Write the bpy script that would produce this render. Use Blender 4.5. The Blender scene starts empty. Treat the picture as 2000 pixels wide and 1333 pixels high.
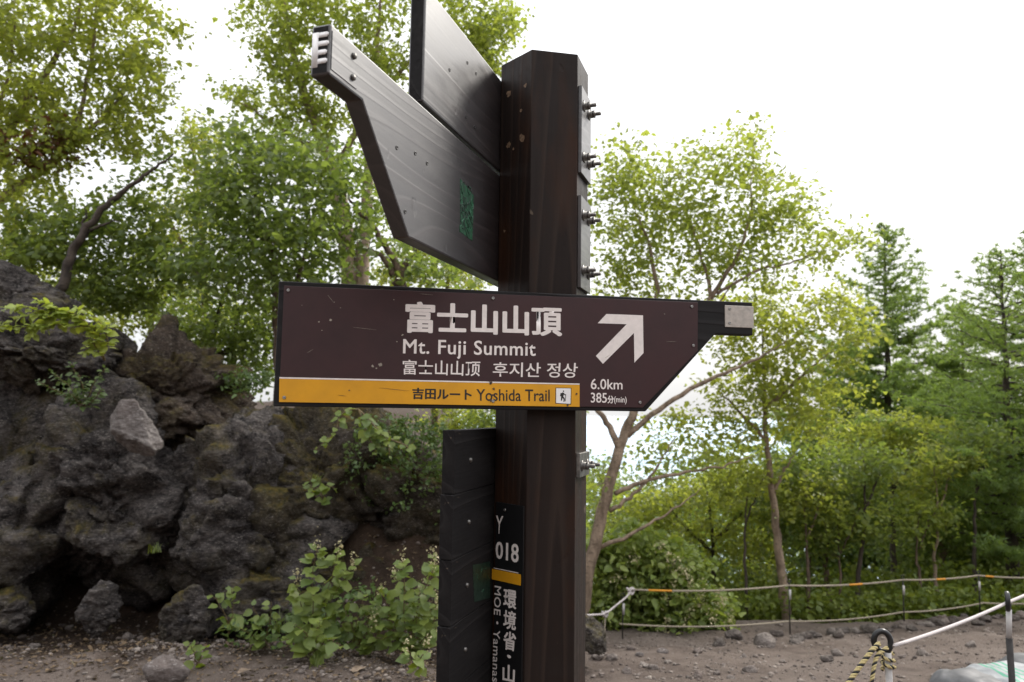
import bpy, bmesh, math, random
import numpy as np
from mathutils import Matrix, Vector

# ------------------------------------------------------------------ camera, sky, sun, exposure
SC = bpy.context.scene
COL = SC.collection
EYE = np.array([0.0, 0.0, 1.6])
FPX = 1427.0                                   # focal length in photo pixels (2000 px wide)
PITCH, ROLL = 0.0922, 0.0143
_f = np.array([0, math.cos(PITCH), math.sin(PITCH)])
_u0 = np.array([0, -math.sin(PITCH), math.cos(PITCH)])
_r0 = np.array([1.0, 0, 0])
C_RT = math.cos(ROLL) * _r0 + math.sin(ROLL) * _u0
C_UP = -math.sin(ROLL) * _r0 + math.cos(ROLL) * _u0
C_FW = _f
cam = bpy.data.cameras.new('camera')
cam.sensor_width = 36.0
cam.lens = FPX / 2000 * 36
cam.clip_start = 0.05
cam.clip_end = 60000
cam.dof.use_dof = True
cam.dof.focus_distance = 1.86
cam.dof.aperture_fstop = 4.6
cam_o = bpy.data.objects.new('camera', cam)
COL.objects.link(cam_o)
cam_o.matrix_world = Matrix(((C_RT[0], C_UP[0], -C_FW[0], EYE[0]), (C_RT[1], C_UP[1], -C_FW[1], EYE[1]),
                             (C_RT[2], C_UP[2], -C_FW[2], EYE[2]), (0, 0, 0, 1)))
SC.camera = cam_o

SUN_EL, SUN_AZ = math.radians(40), math.radians(50)      # azimuth from +Y towards +X
world = bpy.data.worlds.new('World'); SC.world = world
world.use_nodes = True
_n = world.node_tree.nodes; _l = world.node_tree.links
_bg = _n['Background']
_sky = _n.new('ShaderNodeTexSky'); _sky.sky_type = 'NISHITA'; _sky.sun_disc = False
_sky.sun_elevation = SUN_EL; _sky.sun_rotation = SUN_AZ; _sky.dust_density = 3.0
_tc = _n.new('ShaderNodeTexCoord')
_no = _n.new('ShaderNodeTexNoise'); _no.inputs['Scale'].default_value = 1.6; _no.inputs['Detail'].default_value = 5
_no.inputs['Roughness'].default_value = 0.5
_mp = _n.new('ShaderNodeMapping'); _mp.inputs['Scale'].default_value = (1, 1, 2.6)
_l.new(_tc.outputs['Generated'], _mp.inputs['Vector']); _l.new(_mp.outputs[0], _no.inputs['Vector'])
_cr = _n.new('ShaderNodeValToRGB')
_cr.color_ramp.elements[0].position = 0.30; _cr.color_ramp.elements[0].color = (8.6, 8.9, 9.3, 1)
_cr.color_ramp.elements[1].position = 0.62; _cr.color_ramp.elements[1].color = (11.4, 11.4, 11.4, 1)
_l.new(_no.outputs['Fac'], _cr.inputs[0])
_mx = _n.new('ShaderNodeMix'); _mx.data_type = 'RGBA'; _mx.inputs['Factor'].default_value = 0.9   # cloud cover
_sx = _n.new('ShaderNodeSeparateXYZ'); _l.new(_tc.outputs['Generated'], _sx.inputs[0])
_mr = _n.new('ShaderNodeMapRange'); _l.new(_sx.outputs[2], _mr.inputs['Value'])       # CIE overcast sky: (1 + 2 sin elevation) / 3
_mr.inputs['From Min'].default_value = 0.0; _mr.inputs['From Max'].default_value = 1.0; _mr.inputs['To Min'].default_value = 0.36; _mr.inputs['To Max'].default_value = 1.0
_vm = _n.new('ShaderNodeVectorMath'); _vm.operation = 'SCALE'; _l.new(_cr.outputs[0], _vm.inputs[0]); _l.new(_mr.outputs[0], _vm.inputs['Scale'])
_l.new(_sky.outputs[0], _mx.inputs['A']); _l.new(_vm.outputs[0], _mx.inputs['B'])
_l.new(_mx.outputs['Result'], _bg.inputs['Color'])
_bg.inputs['Strength'].default_value = 0.1

sun = bpy.data.lights.new('sun', 'SUN'); sun.energy = 1.5; sun.angle = math.radians(10); sun.color = (1, 0.95, 0.87)
sun_o = bpy.data.objects.new('sun', sun); COL.objects.link(sun_o)
_sd = Vector((math.sin(SUN_AZ) * math.cos(SUN_EL), math.cos(SUN_AZ) * math.cos(SUN_EL), math.sin(SUN_EL)))
sun_o.rotation_euler = _sd.to_track_quat('Z', 'Y').to_euler()
sun_o.location = (3, 6, 12)

SC.view_settings.view_transform = 'Standard'; SC.view_settings.look = 'None'
SC.view_settings.exposure = 1.27; SC.view_settings.gamma = 1.0
SC.render.engine = 'CYCLES'
SC.cycles.use_denoising = True
SC.cycles.max_bounces = 6; SC.cycles.diffuse_bounces = 3; SC.cycles.glossy_bounces = 3
SC.cycles.transmission_bounces = 4; SC.cycles.transparent_max_bounces = 8
SC.cycles.caustics_reflective = False; SC.cycles.caustics_refractive = False

# ------------------------------------------------------------------ helpers
rng = np.random.default_rng(7)
WM = {}                                        # world matrix of every object made here

def ray(px, py):
    return C_FW + C_RT * ((px - 1000) / FPX) + C_UP * ((666.5 - py) / FPX)

def P(px, py, Y):
    """point seen at a photo pixel, at forward distance Y metres"""
    d = ray(px, py)
    return EYE + d * (Y / d[1])

def tag(o, label=None, cat=None, group=None, kind=None):
    if label: o['label'] = label
    if cat: o['category'] = cat
    if group: o['group'] = group
    if kind: o['kind'] = kind
    return o

def add(name, data, parent=None, M=None, mat=None):
    o = bpy.data.objects.new(name, data)
    COL.objects.link(o)
    M = Matrix.Identity(4) if M is None else M
    WM[o] = M
    if mat is not None and data is not None and not data.materials:
        data.materials.append(mat)
    if parent is not None:
        o.parent = parent
        o.matrix_basis = WM[parent].inverted() @ M
    else:
        o.matrix_basis = M
    return o

def T(v): return Matrix.Translation(Vector([float(a) for a in v]))

def frame(o, x, y, z):
    return Matrix(((x[0], y[0], z[0], o[0]), (x[1], y[1], z[1], o[1]), (x[2], y[2], z[2], o[2]), (0, 0, 0, 1)))

def empty(name, loc, label=None, cat=None, group=None):
    o = add(name, None, None, T(loc)); o.empty_display_size = 0.1
    return tag(o, label, cat, group)

def mesh_np(name, V, F, smooth=False):
    """V (n,3), F list of (m,k) int arrays"""
    me = bpy.data.meshes.new(name)
    V = np.asarray(V, dtype=np.float32)
    me.vertices.add(len(V)); me.vertices.foreach_set('co', V.ravel())
    Fs = [np.asarray(f, dtype=np.int32) for f in (F if isinstance(F, list) else [F]) if len(f)]
    tot = np.concatenate([np.full(len(f), f.shape[1], dtype=np.int32) for f in Fs])
    loops = np.concatenate([f.ravel() for f in Fs])
    me.loops.add(len(loops)); me.loops.foreach_set('vertex_index', loops)
    me.polygons.add(len(tot))
    st = np.zeros(len(tot), dtype=np.int32); st[1:] = np.cumsum(tot)[:-1]
    me.polygons.foreach_set('loop_start', st); me.polygons.foreach_set('loop_total', tot)
    if smooth: me.polygons.foreach_set('use_smooth', np.ones(len(tot), dtype=bool))
    me.update(calc_edges=True)
    return me

class Acc:
    def __init__(s): s.v = []; s.q = []; s.t = []; s.n = 0
    def put(s, V, Q=None, Tt=None):
        s.v.append(V)
        if Q is not None and len(Q): s.q.append(np.asarray(Q) + s.n)
        if Tt is not None and len(Tt): s.t.append(np.asarray(Tt) + s.n)
        s.n += len(V)
    def mesh(s, name, smooth=False):
        F = []
        if s.q: F.append(np.concatenate(s.q))
        if s.t: F.append(np.concatenate(s.t))
        return mesh_np(name, np.concatenate(s.v), F, smooth)

def tube(acc, pts, rad, sides=6, cap=True):
    pts = np.asarray(pts, float); n = len(pts)
    rad = np.broadcast_to(np.asarray(rad, float), (n,))
    tan = np.gradient(pts, axis=0); tan /= np.linalg.norm(tan, axis=1, keepdims=True) + 1e-12
    ref = np.array([0.31, 0.17, 0.93]) if abs(tan[:, 2]).mean() < 0.8 else np.array([1.0, 0.2, 0.1])
    a = np.cross(tan, ref); a /= np.linalg.norm(a, axis=1, keepdims=True) + 1e-12
    b = np.cross(tan, a)
    th = np.arange(sides) * 2 * np.pi / sides
    V = (pts[:, None] + rad[:, None, None] * (np.cos(th)[None, :, None] * a[:, None] + np.sin(th)[None, :, None] * b[:, None])).reshape(-1, 3)
    i = np.arange(n - 1)[:, None] * sides; j = np.arange(sides)[None]; k = (j + 1) % sides
    Q = np.stack([i + j, i + k, i + sides + k, i + sides + j], -1).reshape(-1, 4)
    Tt = []
    if cap:
        V = np.concatenate([V, pts[:1], pts[-1:]])
        c0, c1 = n * sides, n * sides + 1
        jj = np.arange(sides); kk = (jj + 1) % sides
        Tt = np.concatenate([np.stack([kk, jj, np.full(sides, c0)], -1),
                             np.stack([jj + (n - 1) * sides, kk + (n - 1) * sides, np.full(sides, c1)], -1)])
    acc.put(V, Q, Tt)

def spline(pts, n):
    """Catmull-Rom through pts, n samples"""
    p = np.asarray(pts, float)
    if len(p) == 2:
        t = np.linspace(0, 1, n)[:, None]; return p[0] * (1 - t) + p[1] * t
    q = np.concatenate([[2 * p[0] - p[1]], p, [2 * p[-1] - p[-2]]])
    s = np.linspace(0, len(p) - 1, n); i = np.minimum(s.astype(int), len(p) - 2); t = (s - i)[:, None]
    a, b, c, d = q[i], q[i + 1], q[i + 2], q[i + 3]
    return 0.5 * (2 * b + (c - a) * t + (2 * a - 5 * b + 4 * c - d) * t ** 2 + (3 * b - a - 3 * c + d) * t ** 3)

_perm = np.random.default_rng(3).permutation(256); _perm = np.concatenate([_perm, _perm, _perm])
_gr = np.random.default_rng(4).normal(size=(256, 3)); _gr /= np.linalg.norm(_gr, axis=1, keepdims=True)
def perlin(p):
    p = np.asarray(p, float); i = np.floor(p).astype(int); f = p - i; i &= 255
    u = f * f * f * (f * (f * 6 - 15) + 10)
    out = 0
    for dx in (0, 1):
        wx = u[:, 0] if dx else 1 - u[:, 0]
        for dy in (0, 1):
            wy = u[:, 1] if dy else 1 - u[:, 1]
            for dz in (0, 1):
                wz = u[:, 2] if dz else 1 - u[:, 2]
                h = _perm[_perm[_perm[(i[:, 0] + dx) & 255] + ((i[:, 1] + dy) & 255)] + ((i[:, 2] + dz) & 255)]
                out = out + wx * wy * wz * (_gr[h] * (f - np.array([dx, dy, dz]))).sum(1)
    return out * 1.6
def fbm(p, oct=4, gain=0.5, ridged=False):
    p = np.asarray(p, float)
    a, s = 1.0, 0
    for k in range(oct):
        v = perlin(p + k * 17.3)
        s = s + a * ((1 - 2 * abs(v)) if ridged else v); a *= gain; p = p * 2.03
    return s

def sstep(a, b, x):
    t = np.clip((x - a) / (b - a), 0, 1); return t * t * (3 - 2 * t)

# ------------------------------------------------------------------ materials
class Nodes:
    def __init__(s, name):
        s.m = bpy.data.materials.new(name); s.m.use_nodes = True
        s.t = s.m.node_tree; s.n = s.t.nodes; s.l = s.t.links
        s.b = s.n['Principled BSDF']; s.out = s.n['Material Output']
    def new(s, typ, **kw):
        nd = s.n.new('ShaderNode' + typ)
        for k, v in kw.items():
            if k in nd.inputs: s.set(nd.inputs[k], v)
            else: setattr(nd, k, v)
        return nd
    def set(s, sock, v):
        if hasattr(v, 'is_output'): s.l.new(v, sock)
        else: sock.default_value = (tuple(v) + (1,)) if isinstance(v, tuple) and len(v) == 3 and sock.type == 'RGBA' else v
    def coord(s, kind='Object', scale=(1, 1, 1), rot=(0, 0, 0)):
        tc = s.new('TexCoord'); mp = s.new('Mapping')
        mp.inputs['Scale'].default_value = scale; mp.inputs['Rotation'].default_value = rot
        s.l.new(tc.outputs[kind], mp.inputs['Vector']); return mp.outputs[0]
    def wpos(s, scale=(1, 1, 1)):
        g = s.new('NewGeometry'); mp = s.new('Mapping'); mp.inputs['Scale'].default_value = scale
        s.l.new(g.outputs['Position'], mp.inputs['Vector']); return mp.outputs[0]
    def noise(s, vec, scale, detail=6, rough=0.6, dist=0.0):
        nd = s.new('TexNoise'); s.l.new(vec, nd.inputs['Vector'])
        nd.inputs['Scale'].default_value = scale; nd.inputs['Detail'].default_value = detail
        nd.inputs['Roughness'].default_value = rough; nd.inputs['Distortion'].default_value = dist
        return nd.outputs['Fac']
    def ramp(s, fac, *stops):
        nd = s.new('ValToRGB'); s.l.new(fac, nd.inputs[0]); e = nd.color_ramp.elements
        while len(e) < len(stops): e.new(0.5)
        for el, (p, c) in zip(e, stops):
            el.position = p; el.color = (c, c, c, 1) if not isinstance(c, tuple) else tuple(c) + (1,)
        return nd.outputs[0]
    def mix(s, fac, a, b, mode='MIX'):
        nd = s.new('Mix', data_type='RGBA', blend_type=mode)
        s.set(nd.inputs['Factor'], fac); s.set(nd.inputs['A'], a); s.set(nd.inputs['B'], b)
        return nd.outputs['Result']
    def math(s, op, a, b=0.0):
        nd = s.new('Math', operation=op); s.set(nd.inputs[0], a); s.set(nd.inputs[1], b); return nd.outputs[0]
    def bump(s, h, strength=0.5, dist=0.01, normal=None):
        nd = s.new('Bump'); nd.inputs['Strength'].default_value = strength; nd.inputs['Distance'].default_value = dist
        s.l.new(h, nd.inputs['Height'])
        if normal is not None: s.l.new(normal, nd.inputs['Normal'])
        return nd.outputs[0]
    def pr(s, **kw):
        names = dict(col='Base Color', rough='Roughness', metal='Metallic', spec='Specular IOR Level', normal='Normal')
        for k, v in kw.items(): s.set(s.b.inputs[names.get(k, k)], v)
        return s.m

def m_plain(name, col, rough=0.5, metal=0.0, var=0.12, scale=30, bump=0.05):
    k = Nodes(name); v = k.coord('Object')
    n = k.noise(v, scale, 5)
    c2 = tuple(max(0, x * (1 - 2.2 * var)) for x in col); c1 = tuple(min(1, x * (1 + var)) for x in col)
    k.pr(col=k.ramp(n, (0.3, c2), (0.65, c1)), rough=k.ramp(n, (0.3, min(1, rough + 0.1)), (0.7, max(0, rough - 0.08))), metal=metal)
    if bump: k.pr(normal=k.bump(n, bump, 0.004))
    return k.m

def m_wood(name, axis, dark, light, rough=0.38, grain=1.0, rust=None, coat=0.0, spec=0.5, wscale=4.0):
    """stained timber; grain runs along the local axis 'X' or 'Z'"""
    k = Nodes(name)
    sc = (0.9, 7, 7) if axis == 'X' else (7, 7, 0.22)
    v = k.coord('Object', sc)
    sc2 = (4, 90, 90) if axis == 'X' else (90, 90, 4)
    v2 = k.coord('Object', sc2)
    vr = k.coord('Object', (0.42, 3.4, 3.4) if axis == 'X' else (3.4, 3.4, 0.12))
    nr = k.noise(vr, 1.0, 1.5, 0.35)
    fr = k.math('FRACT', k.math('MULTIPLY', nr, wscale * 4.5))
    rings = k.ramp(fr, (0.0, 0.0), (0.62, 0.2), (0.9, 1.0), (1.0, 0.0))
    fib = k.noise(v2, 1.0, 4, 0.65)
    h = k.math('ADD', k.math('MULTIPLY', rings, 0.75), k.math('MULTIPLY', fib, 0.5))
    col = k.mix(k.math('MULTIPLY', h, 0.8), dark, light)
    if rust:
        col = k.mix(k.ramp(k.noise(k.coord('Object', (3, 3, 0.7)), 2.2, 4), (0.5, 0.0), (0.72, 0.85)), col, rust)
    # worn flecks where the stain has chipped away
    fl = k.noise(k.coord('Object', (1, 1, 0.5) if axis == 'Z' else (0.6, 1, 1)), 38, 3, 0.5)
    col = k.mix(k.ramp(fl, (0.735, 0.0), (0.77, 0.7)), col, (0.13, 0.10, 0.075))
    dents = k.ramp(k.noise(k.coord('Object', (1, 1, 0.6)), 26, 2, 0.4), (0.22, 0.0), (0.30, 1.0))
    b1 = k.bump(dents, 0.35, 0.003)
    sm = k.noise(k.coord('Object', (1.2, 3, 3)), 5, 5, 0.7)
    rgh = k.math('ADD', k.ramp(fib, (0.3, rough + 0.10), (0.7, rough - 0.06)), k.ramp(sm, (0.45, 0.0), (0.75, 0.22)))
    k.pr(col=col, rough=rgh, normal=k.bump(h, 0.34 * grain, 0.0035, b1), spec=spec)
    k.b.inputs['Coat Weight'].default_value = coat; k.b.inputs['Coat Roughness'].default_value = 0.34; k.b.inputs['Coat IOR'].default_value = 1.75
    return k.m

def m_leaf(name, c1, c2, trans, tfac=0.42, rough=0.45, nscale=0.9):
    k = Nodes(name)
    g = k.new('NewGeometry'); n = k.noise(k.wpos(), nscale, 3)
    oi = k.new('ObjectInfo'); ir = k.math('FRACT', k.math('ADD', g.outputs['Random Per Island'], oi.outputs['Random']))
    r = k.math('ADD', k.math('MULTIPLY', ir, 0.62), k.math('MULTIPLY', n, 0.42))
    col = k.ramp(r, (0.12, c1), (0.82, c2))
    back = k.mix(g.outputs['Backfacing'], col, k.mix(0.35, col, (0.16, 0.20, 0.10)))
    k.pr(col=back, rough=rough, spec=0.4)
    tr = k.new('BsdfTranslucent')
    k.l.new(k.mix(k.ramp(r, (0.2, 0.0), (0.9, 0.5)), trans, (trans[0] * 1.25, trans[1] * 1.05, trans[2])), tr.inputs[0])
    mx = k.new('MixShader'); mx.inputs[0].default_value = tfac
    k.l.new(k.b.outputs[0], mx.inputs[1]); k.l.new(tr.outputs[0], mx.inputs[2]); k.l.new(mx.outputs[0], k.out.inputs[0])
    return k.m

def m_bark(name, c1, c2):
    k = Nodes(name); v = k.wpos((1, 1, 0.35))
    n = k.noise(v, 14, 6, 0.65); n2 = k.noise(k.wpos((1, 1, 3)), 22, 4)
    col = k.mix(k.ramp(n2, (0.56, 0.0), (0.66, 0.8)), k.ramp(n, (0.36, (c1[0] * .7, c1[1] * .7, c1[2] * .7)), (0.64, c2)), (c1[0] * .4, c1[1] * .4, c1[2] * .4))
    k.pr(col=col, rough=0.85, normal=k.bump(k.math('ADD', n, k.math('MULTIPLY', n2, 0.5)), 0.8, 0.02))
    return k.m

def m_rock(name, c1, c2, moss=0.5, mscale=1.3, light=None):
    k = Nodes(name); v = k.wpos()
    vs = k.wpos((1, 1, 2.2))
    big = k.noise(v, 1.7, 5, 0.6); mid = k.noise(vs, 9, 8, 0.72, 0.3); fine = k.noise(vs, 42, 6, 0.7)
    vo = k.new('TexVoronoi', feature='F1'); k.l.new(v, vo.inputs['Vector']); vo.inputs['Scale'].default_value = 26
    h = k.math('ADD', k.math('MULTIPLY', mid, 0.62), k.math('MULTIPLY', fine, 0.38))
    col = k.ramp(h, (0.40, c1), (0.62, c2))
    col = k.mix(k.ramp(big, (0.42, 0.0), (0.68, 0.55)), col, (c1[0] * 1.15, c1[1] * 0.92, c1[2] * 0.85))
    pale = (0.30, 0.27, 0.245) if light is None else light
    col = k.mix(k.ramp(fine, (0.57, 0.0), (0.68, 0.8)), col, pale)
    col = k.mix(k.ramp(k.noise(v, 3.1, 5, 0.7), (0.66, 0.0), (0.72, 0.45)), col, pale)
    if moss > 0:
        g = k.new('NewGeometry'); sx = k.new('SeparateXYZ'); k.l.new(g.outputs['Normal'], sx.inputs[0])
        up = k.ramp(sx.outputs[2], (0.35, 0.25), (0.85, 1.0))
        mn = k.ramp(k.noise(v, mscale, 6, 0.65), (0.60 - 0.16 * moss, 0.0), (0.72 - 0.16 * moss, 1.0))
        mf = k.math('MULTIPLY', k.math('MULTIPLY', up, mn), 0.95)
        mc = k.ramp(k.noise(v, 30, 4), (0.35, (0.035, 0.033, 0.007)), (0.68, (0.12, 0.085, 0.016)))
        col = k.mix(mf, col, mc)
    hb = k.math('ADD', h, k.math('MULTIPLY', vo.outputs['Distance'], 0.35))
    k.pr(col=col, rough=0.9, spec=0.25, normal=k.bump(hb, 1.0, 0.06))
    return k.m

def m_ground():
    k = Nodes('volcanic soil'); v = k.wpos()
    big = k.noise(v, 0.75, 4, 0.55); mid = k.noise(v, 5, 8, 0.7); fine = k.noise(v, 45, 6, 0.75); grit = k.noise(v, 130, 4, 0.7)
    path = k.ramp(mid, (0.32, (0.066, 0.048, 0.040)), (0.68, (0.160, 0.124, 0.104)))
    path = k.mix(k.ramp(big, (0.44, 0.0), (0.62, 0.7)), path, k.ramp(fine, (0.3, (0.125, 0.098, 0.084)), (0.7, (0.25, 0.204, 0.176))))
    path = k.mix(k.ramp(grit, (0.58, 0.0), (0.68, 0.7)), path, (0.33, 0.285, 0.255))
    path = k.mix(k.ramp(grit, (0.32, 0.7), (0.42, 0.0)), path, (0.045, 0.036, 0.032))
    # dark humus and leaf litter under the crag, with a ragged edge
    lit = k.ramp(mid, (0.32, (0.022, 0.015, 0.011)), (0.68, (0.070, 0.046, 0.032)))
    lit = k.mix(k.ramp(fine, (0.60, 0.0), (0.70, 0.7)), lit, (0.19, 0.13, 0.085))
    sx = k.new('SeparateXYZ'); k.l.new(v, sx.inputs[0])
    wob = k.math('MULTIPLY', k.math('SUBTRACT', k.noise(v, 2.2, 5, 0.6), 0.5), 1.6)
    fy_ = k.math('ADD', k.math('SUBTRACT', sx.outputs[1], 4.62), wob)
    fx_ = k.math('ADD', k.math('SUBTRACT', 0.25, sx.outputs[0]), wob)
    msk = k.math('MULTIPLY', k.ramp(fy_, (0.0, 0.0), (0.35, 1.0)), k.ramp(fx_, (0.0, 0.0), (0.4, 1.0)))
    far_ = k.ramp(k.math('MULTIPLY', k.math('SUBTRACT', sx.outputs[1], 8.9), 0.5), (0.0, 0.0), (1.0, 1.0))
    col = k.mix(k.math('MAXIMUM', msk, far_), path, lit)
    h = k.math('ADD', k.math('ADD', k.math('MULTIPLY', mid, 0.5), k.math('MULTIPLY', fine, 0.4)), k.math('MULTIPLY', grit, 0.15))
    k.pr(col=col, rough=0.95, spec=0.2, normal=k.bump(h, 1.0, 0.05))
    return k.m

M_BOARD = m_wood('dark stained board', 'X', (0.012, 0.009, 0.010), (0.040, 0.031, 0.031), 0.38, 0.42, coat=0.55, spec=0.5, wscale=6.0)
M_FRAME = m_wood('black stained frame', 'X', (0.006, 0.0055, 0.006), (0.018, 0.016, 0.017), 0.5, 0.8, spec=0.25)
M_POST = m_wood('dark stained post', 'Z', (0.012, 0.0085, 0.008), (0.036, 0.024, 0.019), 0.44, 0.55, rust=(0.050, 0.019, 0.008), spec=0.15, wscale=5.0)
M_PLANK = m_wood('black stained plank', 'X', (0.007, 0.006, 0.0065), (0.020, 0.018, 0.018), 0.6, 0.8, spec=0.15)
M_BROWN = m_plain('maroon brown enamel', (0.036, 0.0105, 0.0125), 0.5, 0, 0.10, 9, 0.0)
M_BLACKP = m_plain('black enamel', (0.009, 0.009, 0.010), 0.42, 0, 0.15, 14, 0.0)
M_YEL = m_plain('amber enamel', (0.72, 0.34, 0.012), 0.45, 0, 0.05, 11, 0.0)
M_WHITE = m_plain('off white print', (0.84, 0.77, 0.74), 0.5, 0, 0.04, 60, 0.0)
M_INK = m_plain('black print', (0.018, 0.016, 0.015), 0.5, 0, 0.1, 60, 0.0)
M_CHIP = m_plain('bare chipped metal', (0.34, 0.30, 0.25), 0.6, 0, 0.2, 200, 0.0)
M_CHIPW = m_plain('bare tan timber', (0.20, 0.125, 0.075), 0.7, 0, 0.3, 150, 0.2)
M_STEEL = m_plain('galvanised steel', (0.36, 0.35, 0.34), 0.36, 0.9, 0.18, 60, 0.1)
M_STEELD = m_plain('dull steel', (0.20, 0.19, 0.18), 0.45, 0.85, 0.2, 60, 0.1)
M_ALU = m_plain('scuffed aluminium', (0.50, 0.46, 0.42), 0.42, 0.6, 0.10, 70, 0.15)
M_STRIPE = m_plain('white reflective sheet', (0.88, 0.86, 0.86), 0.5, 0, 0.04, 40, 0.0)
M_GREEN = m_plain('green sticker', (0.012, 0.075, 0.034), 0.5, 0, 0.3, 60, 0.2)
M_GREEND = m_plain('dark green sticker print', (0.004, 0.022, 0.012), 0.5, 0, 0.2, 60, 0.0)
M_GREENL = m_plain('pale green sticker edge', (0.035, 0.14, 0.075), 0.5, 0, 0.2, 60, 0.0)
M_SOIL = m_ground()
M_ROCK = m_rock('lava rock', (0.011, 0.010, 0.011), (0.165, 0.143, 0.132), 0.75, 2.2)
M_ROCKR = m_rock('rusty lava rock', (0.022, 0.016, 0.013), (0.125, 0.094, 0.072), 0.75, 2.4)
M_ROCKM = m_rock('mossy lava rock', (0.014, 0.012, 0.011), (0.095, 0.078, 0.064), 1.35, 2.1)
M_ROCKL = m_rock('pale weathered rock', (0.12, 0.105, 0.098), (0.30, 0.27, 0.255), 0.0, 1.3, (0.44, 0.41, 0.40))
M_STONE = m_rock('path stone', (0.12, 0.10, 0.09), (0.34, 0.295, 0.265), 0.0)
M_STONED = m_rock('dark path stone', (0.060, 0.051, 0.047), (0.22, 0.188, 0.168), 0.0)
M_BARKT = m_bark('tan bark', (0.19, 0.135, 0.092), (0.34, 0.255, 0.185))
M_BARKD = m_bark('dark bark', (0.035, 0.026, 0.021), (0.085, 0.064, 0.050))
M_BARKM = m_bark('brown bark', (0.085, 0.055, 0.038), (0.18, 0.125, 0.09))
L_YEL = m_leaf('yellow green leaf', (0.095, 0.135, 0.026), (0.225, 0.250, 0.050), (0.45, 0.52, 0.065), 0.50)
L_MID = m_leaf('mid green leaf', (0.055, 0.098, 0.028), (0.145, 0.185, 0.050), (0.31, 0.41, 0.06), 0.45)
L_DRK = m_leaf('dark green leaf', (0.034, 0.066, 0.028), (0.105, 0.150, 0.056), (0.25, 0.37, 0.045), 0.42, 0.30)
L_BIRCH = m_leaf('birch leaf', (0.078, 0.120, 0.026), (0.190, 0.222, 0.052), (0.42, 0.51, 0.065), 0.50)
L_LARCH = m_leaf('larch needle', (0.062, 0.120, 0.036), (0.150, 0.215, 0.062), (0.32, 0.46, 0.07), 0.46)
L_KNOT = m_leaf('knotweed leaf', (0.065, 0.120, 0.018), (0.19, 0.235, 0.030), (0.30, 0.40, 0.024), 0.36, 0.42, 6)
L_VINE = m_leaf('pale vine leaf', (0.20, 0.27, 0.035), (0.46, 0.52, 0.10), (0.50, 0.60, 0.06), 0.36, 0.4, 6)
L_AZA = m_leaf('azalea leaf', (0.035, 0.070, 0.020), (0.11, 0.17, 0.045), (0.14, 0.22, 0.03), 0.3, 0.35, 6)
L_GRN = m_leaf('fresh green leaf', (0.055, 0.095, 0.030), (0.160, 0.200, 0.060), (0.29, 0.40, 0.06), 0.43, 0.30)
L_BUSH = m_leaf('pale knotweed leaf', (0.10, 0.155, 0.040), (0.31, 0.37, 0.105), (0.40, 0.52, 0.06), 0.34, 0.36, 3)
L_DEAD = m_leaf('dead brown leaf', (0.10, 0.035, 0.015), (0.19, 0.075, 0.03), (0.16, 0.06, 0.02), 0.3)
L_FLOW = m_leaf('cream blossom', (0.42, 0.38, 0.20), (0.66, 0.58, 0.36), (0.45, 0.42, 0.22), 0.25)
L_GRASS = m_leaf('grass blade', (0.075, 0.12, 0.02), (0.18, 0.215, 0.035), (0.25, 0.32, 0.03), 0.4)
M_STEM = m_plain('green brown stem', (0.13, 0.09, 0.035), 0.6, 0, 0.25, 40, 0.0)

# ------------------------------------------------------------------ terrain
def ground_z(x, y):
    x = np.asarray(x, float); y = np.asarray(y, float)
    zr = -0.19 * np.clip(y - 4.3, 0, 4.0) - 0.34 * np.clip(y - 8.5, 0, 2200) + 0.12 * sstep(3.5, 6.5, x) * sstep(5.5, 8, y)
    bank = 1.12 - 0.16 * np.clip(y - 7.5, 0, 40)
    L = sstep(0.75, -0.95, x + 0.08 * (y - 6)) * sstep(0, 1, (y - 5.35 - 0.65 * sstep(-1.2, -1.9, x)) / 1.1)
    z = zr * (1 - L) + np.maximum(bank, zr) * L
    z = z + 0.10 * sstep(3.9, 5.2, y) * sstep(0.2, -1.2, x) * (1 - L)
    z = z + 0.34 * np.clip(-y - 5, 0, 1800)  # unseen uphill behind the viewer, its rise shaped to darken reflections on the sign
    return z

def build_ground():
    s = np.linspace(-1, 1, 301)
    def st(s, near, far, p): return near * s + np.sign(s) * (far - near) * np.abs(s) ** p
    gx = st(s, 13, 9000, 15) + 0.8
    gy = st(s, 9, 9000, 15) + 6.0
    X, Y = np.meshgrid(gx, gy)
    Z = ground_z(X, Y)
    p = np.stack([X.ravel(), Y.ravel(), np.zeros(X.size)], 1)
    near = 1 - sstep(14, 40, np.hypot(X, Y - 5))
    Z = Z + near * (0.05 * fbm(p * 0.9, 3) + 0.022 * fbm(p * 3.7, 3)).reshape(X.shape)
    Z = Z + sstep(40, 300, np.hypot(X, Y)) * (18 * fbm(p * 0.006, 4)).reshape(X.shape)
    V = np.stack([X, Y, Z], -1).reshape(-1, 3)
    n = len(s); i = np.arange(n - 1)[:, None] * n + np.arange(n - 1)[None]
    Q = np.stack([i, i + 1, i + n + 1, i + n], -1).reshape(-1, 4)
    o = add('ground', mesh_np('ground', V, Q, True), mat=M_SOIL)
    tag(o, 'brown volcanic soil path and slope', kind='structure')
build_ground()

def gz(x, y):                                  # height of the ground sheet incl. its relief
    p = np.array([[x, y, 0.0]])
    return float(ground_z(x, y)) + float(0.05 * fbm(p * 0.9, 3)[0] + 0.022 * fbm(p * 3.7, 3)[0])

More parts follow.
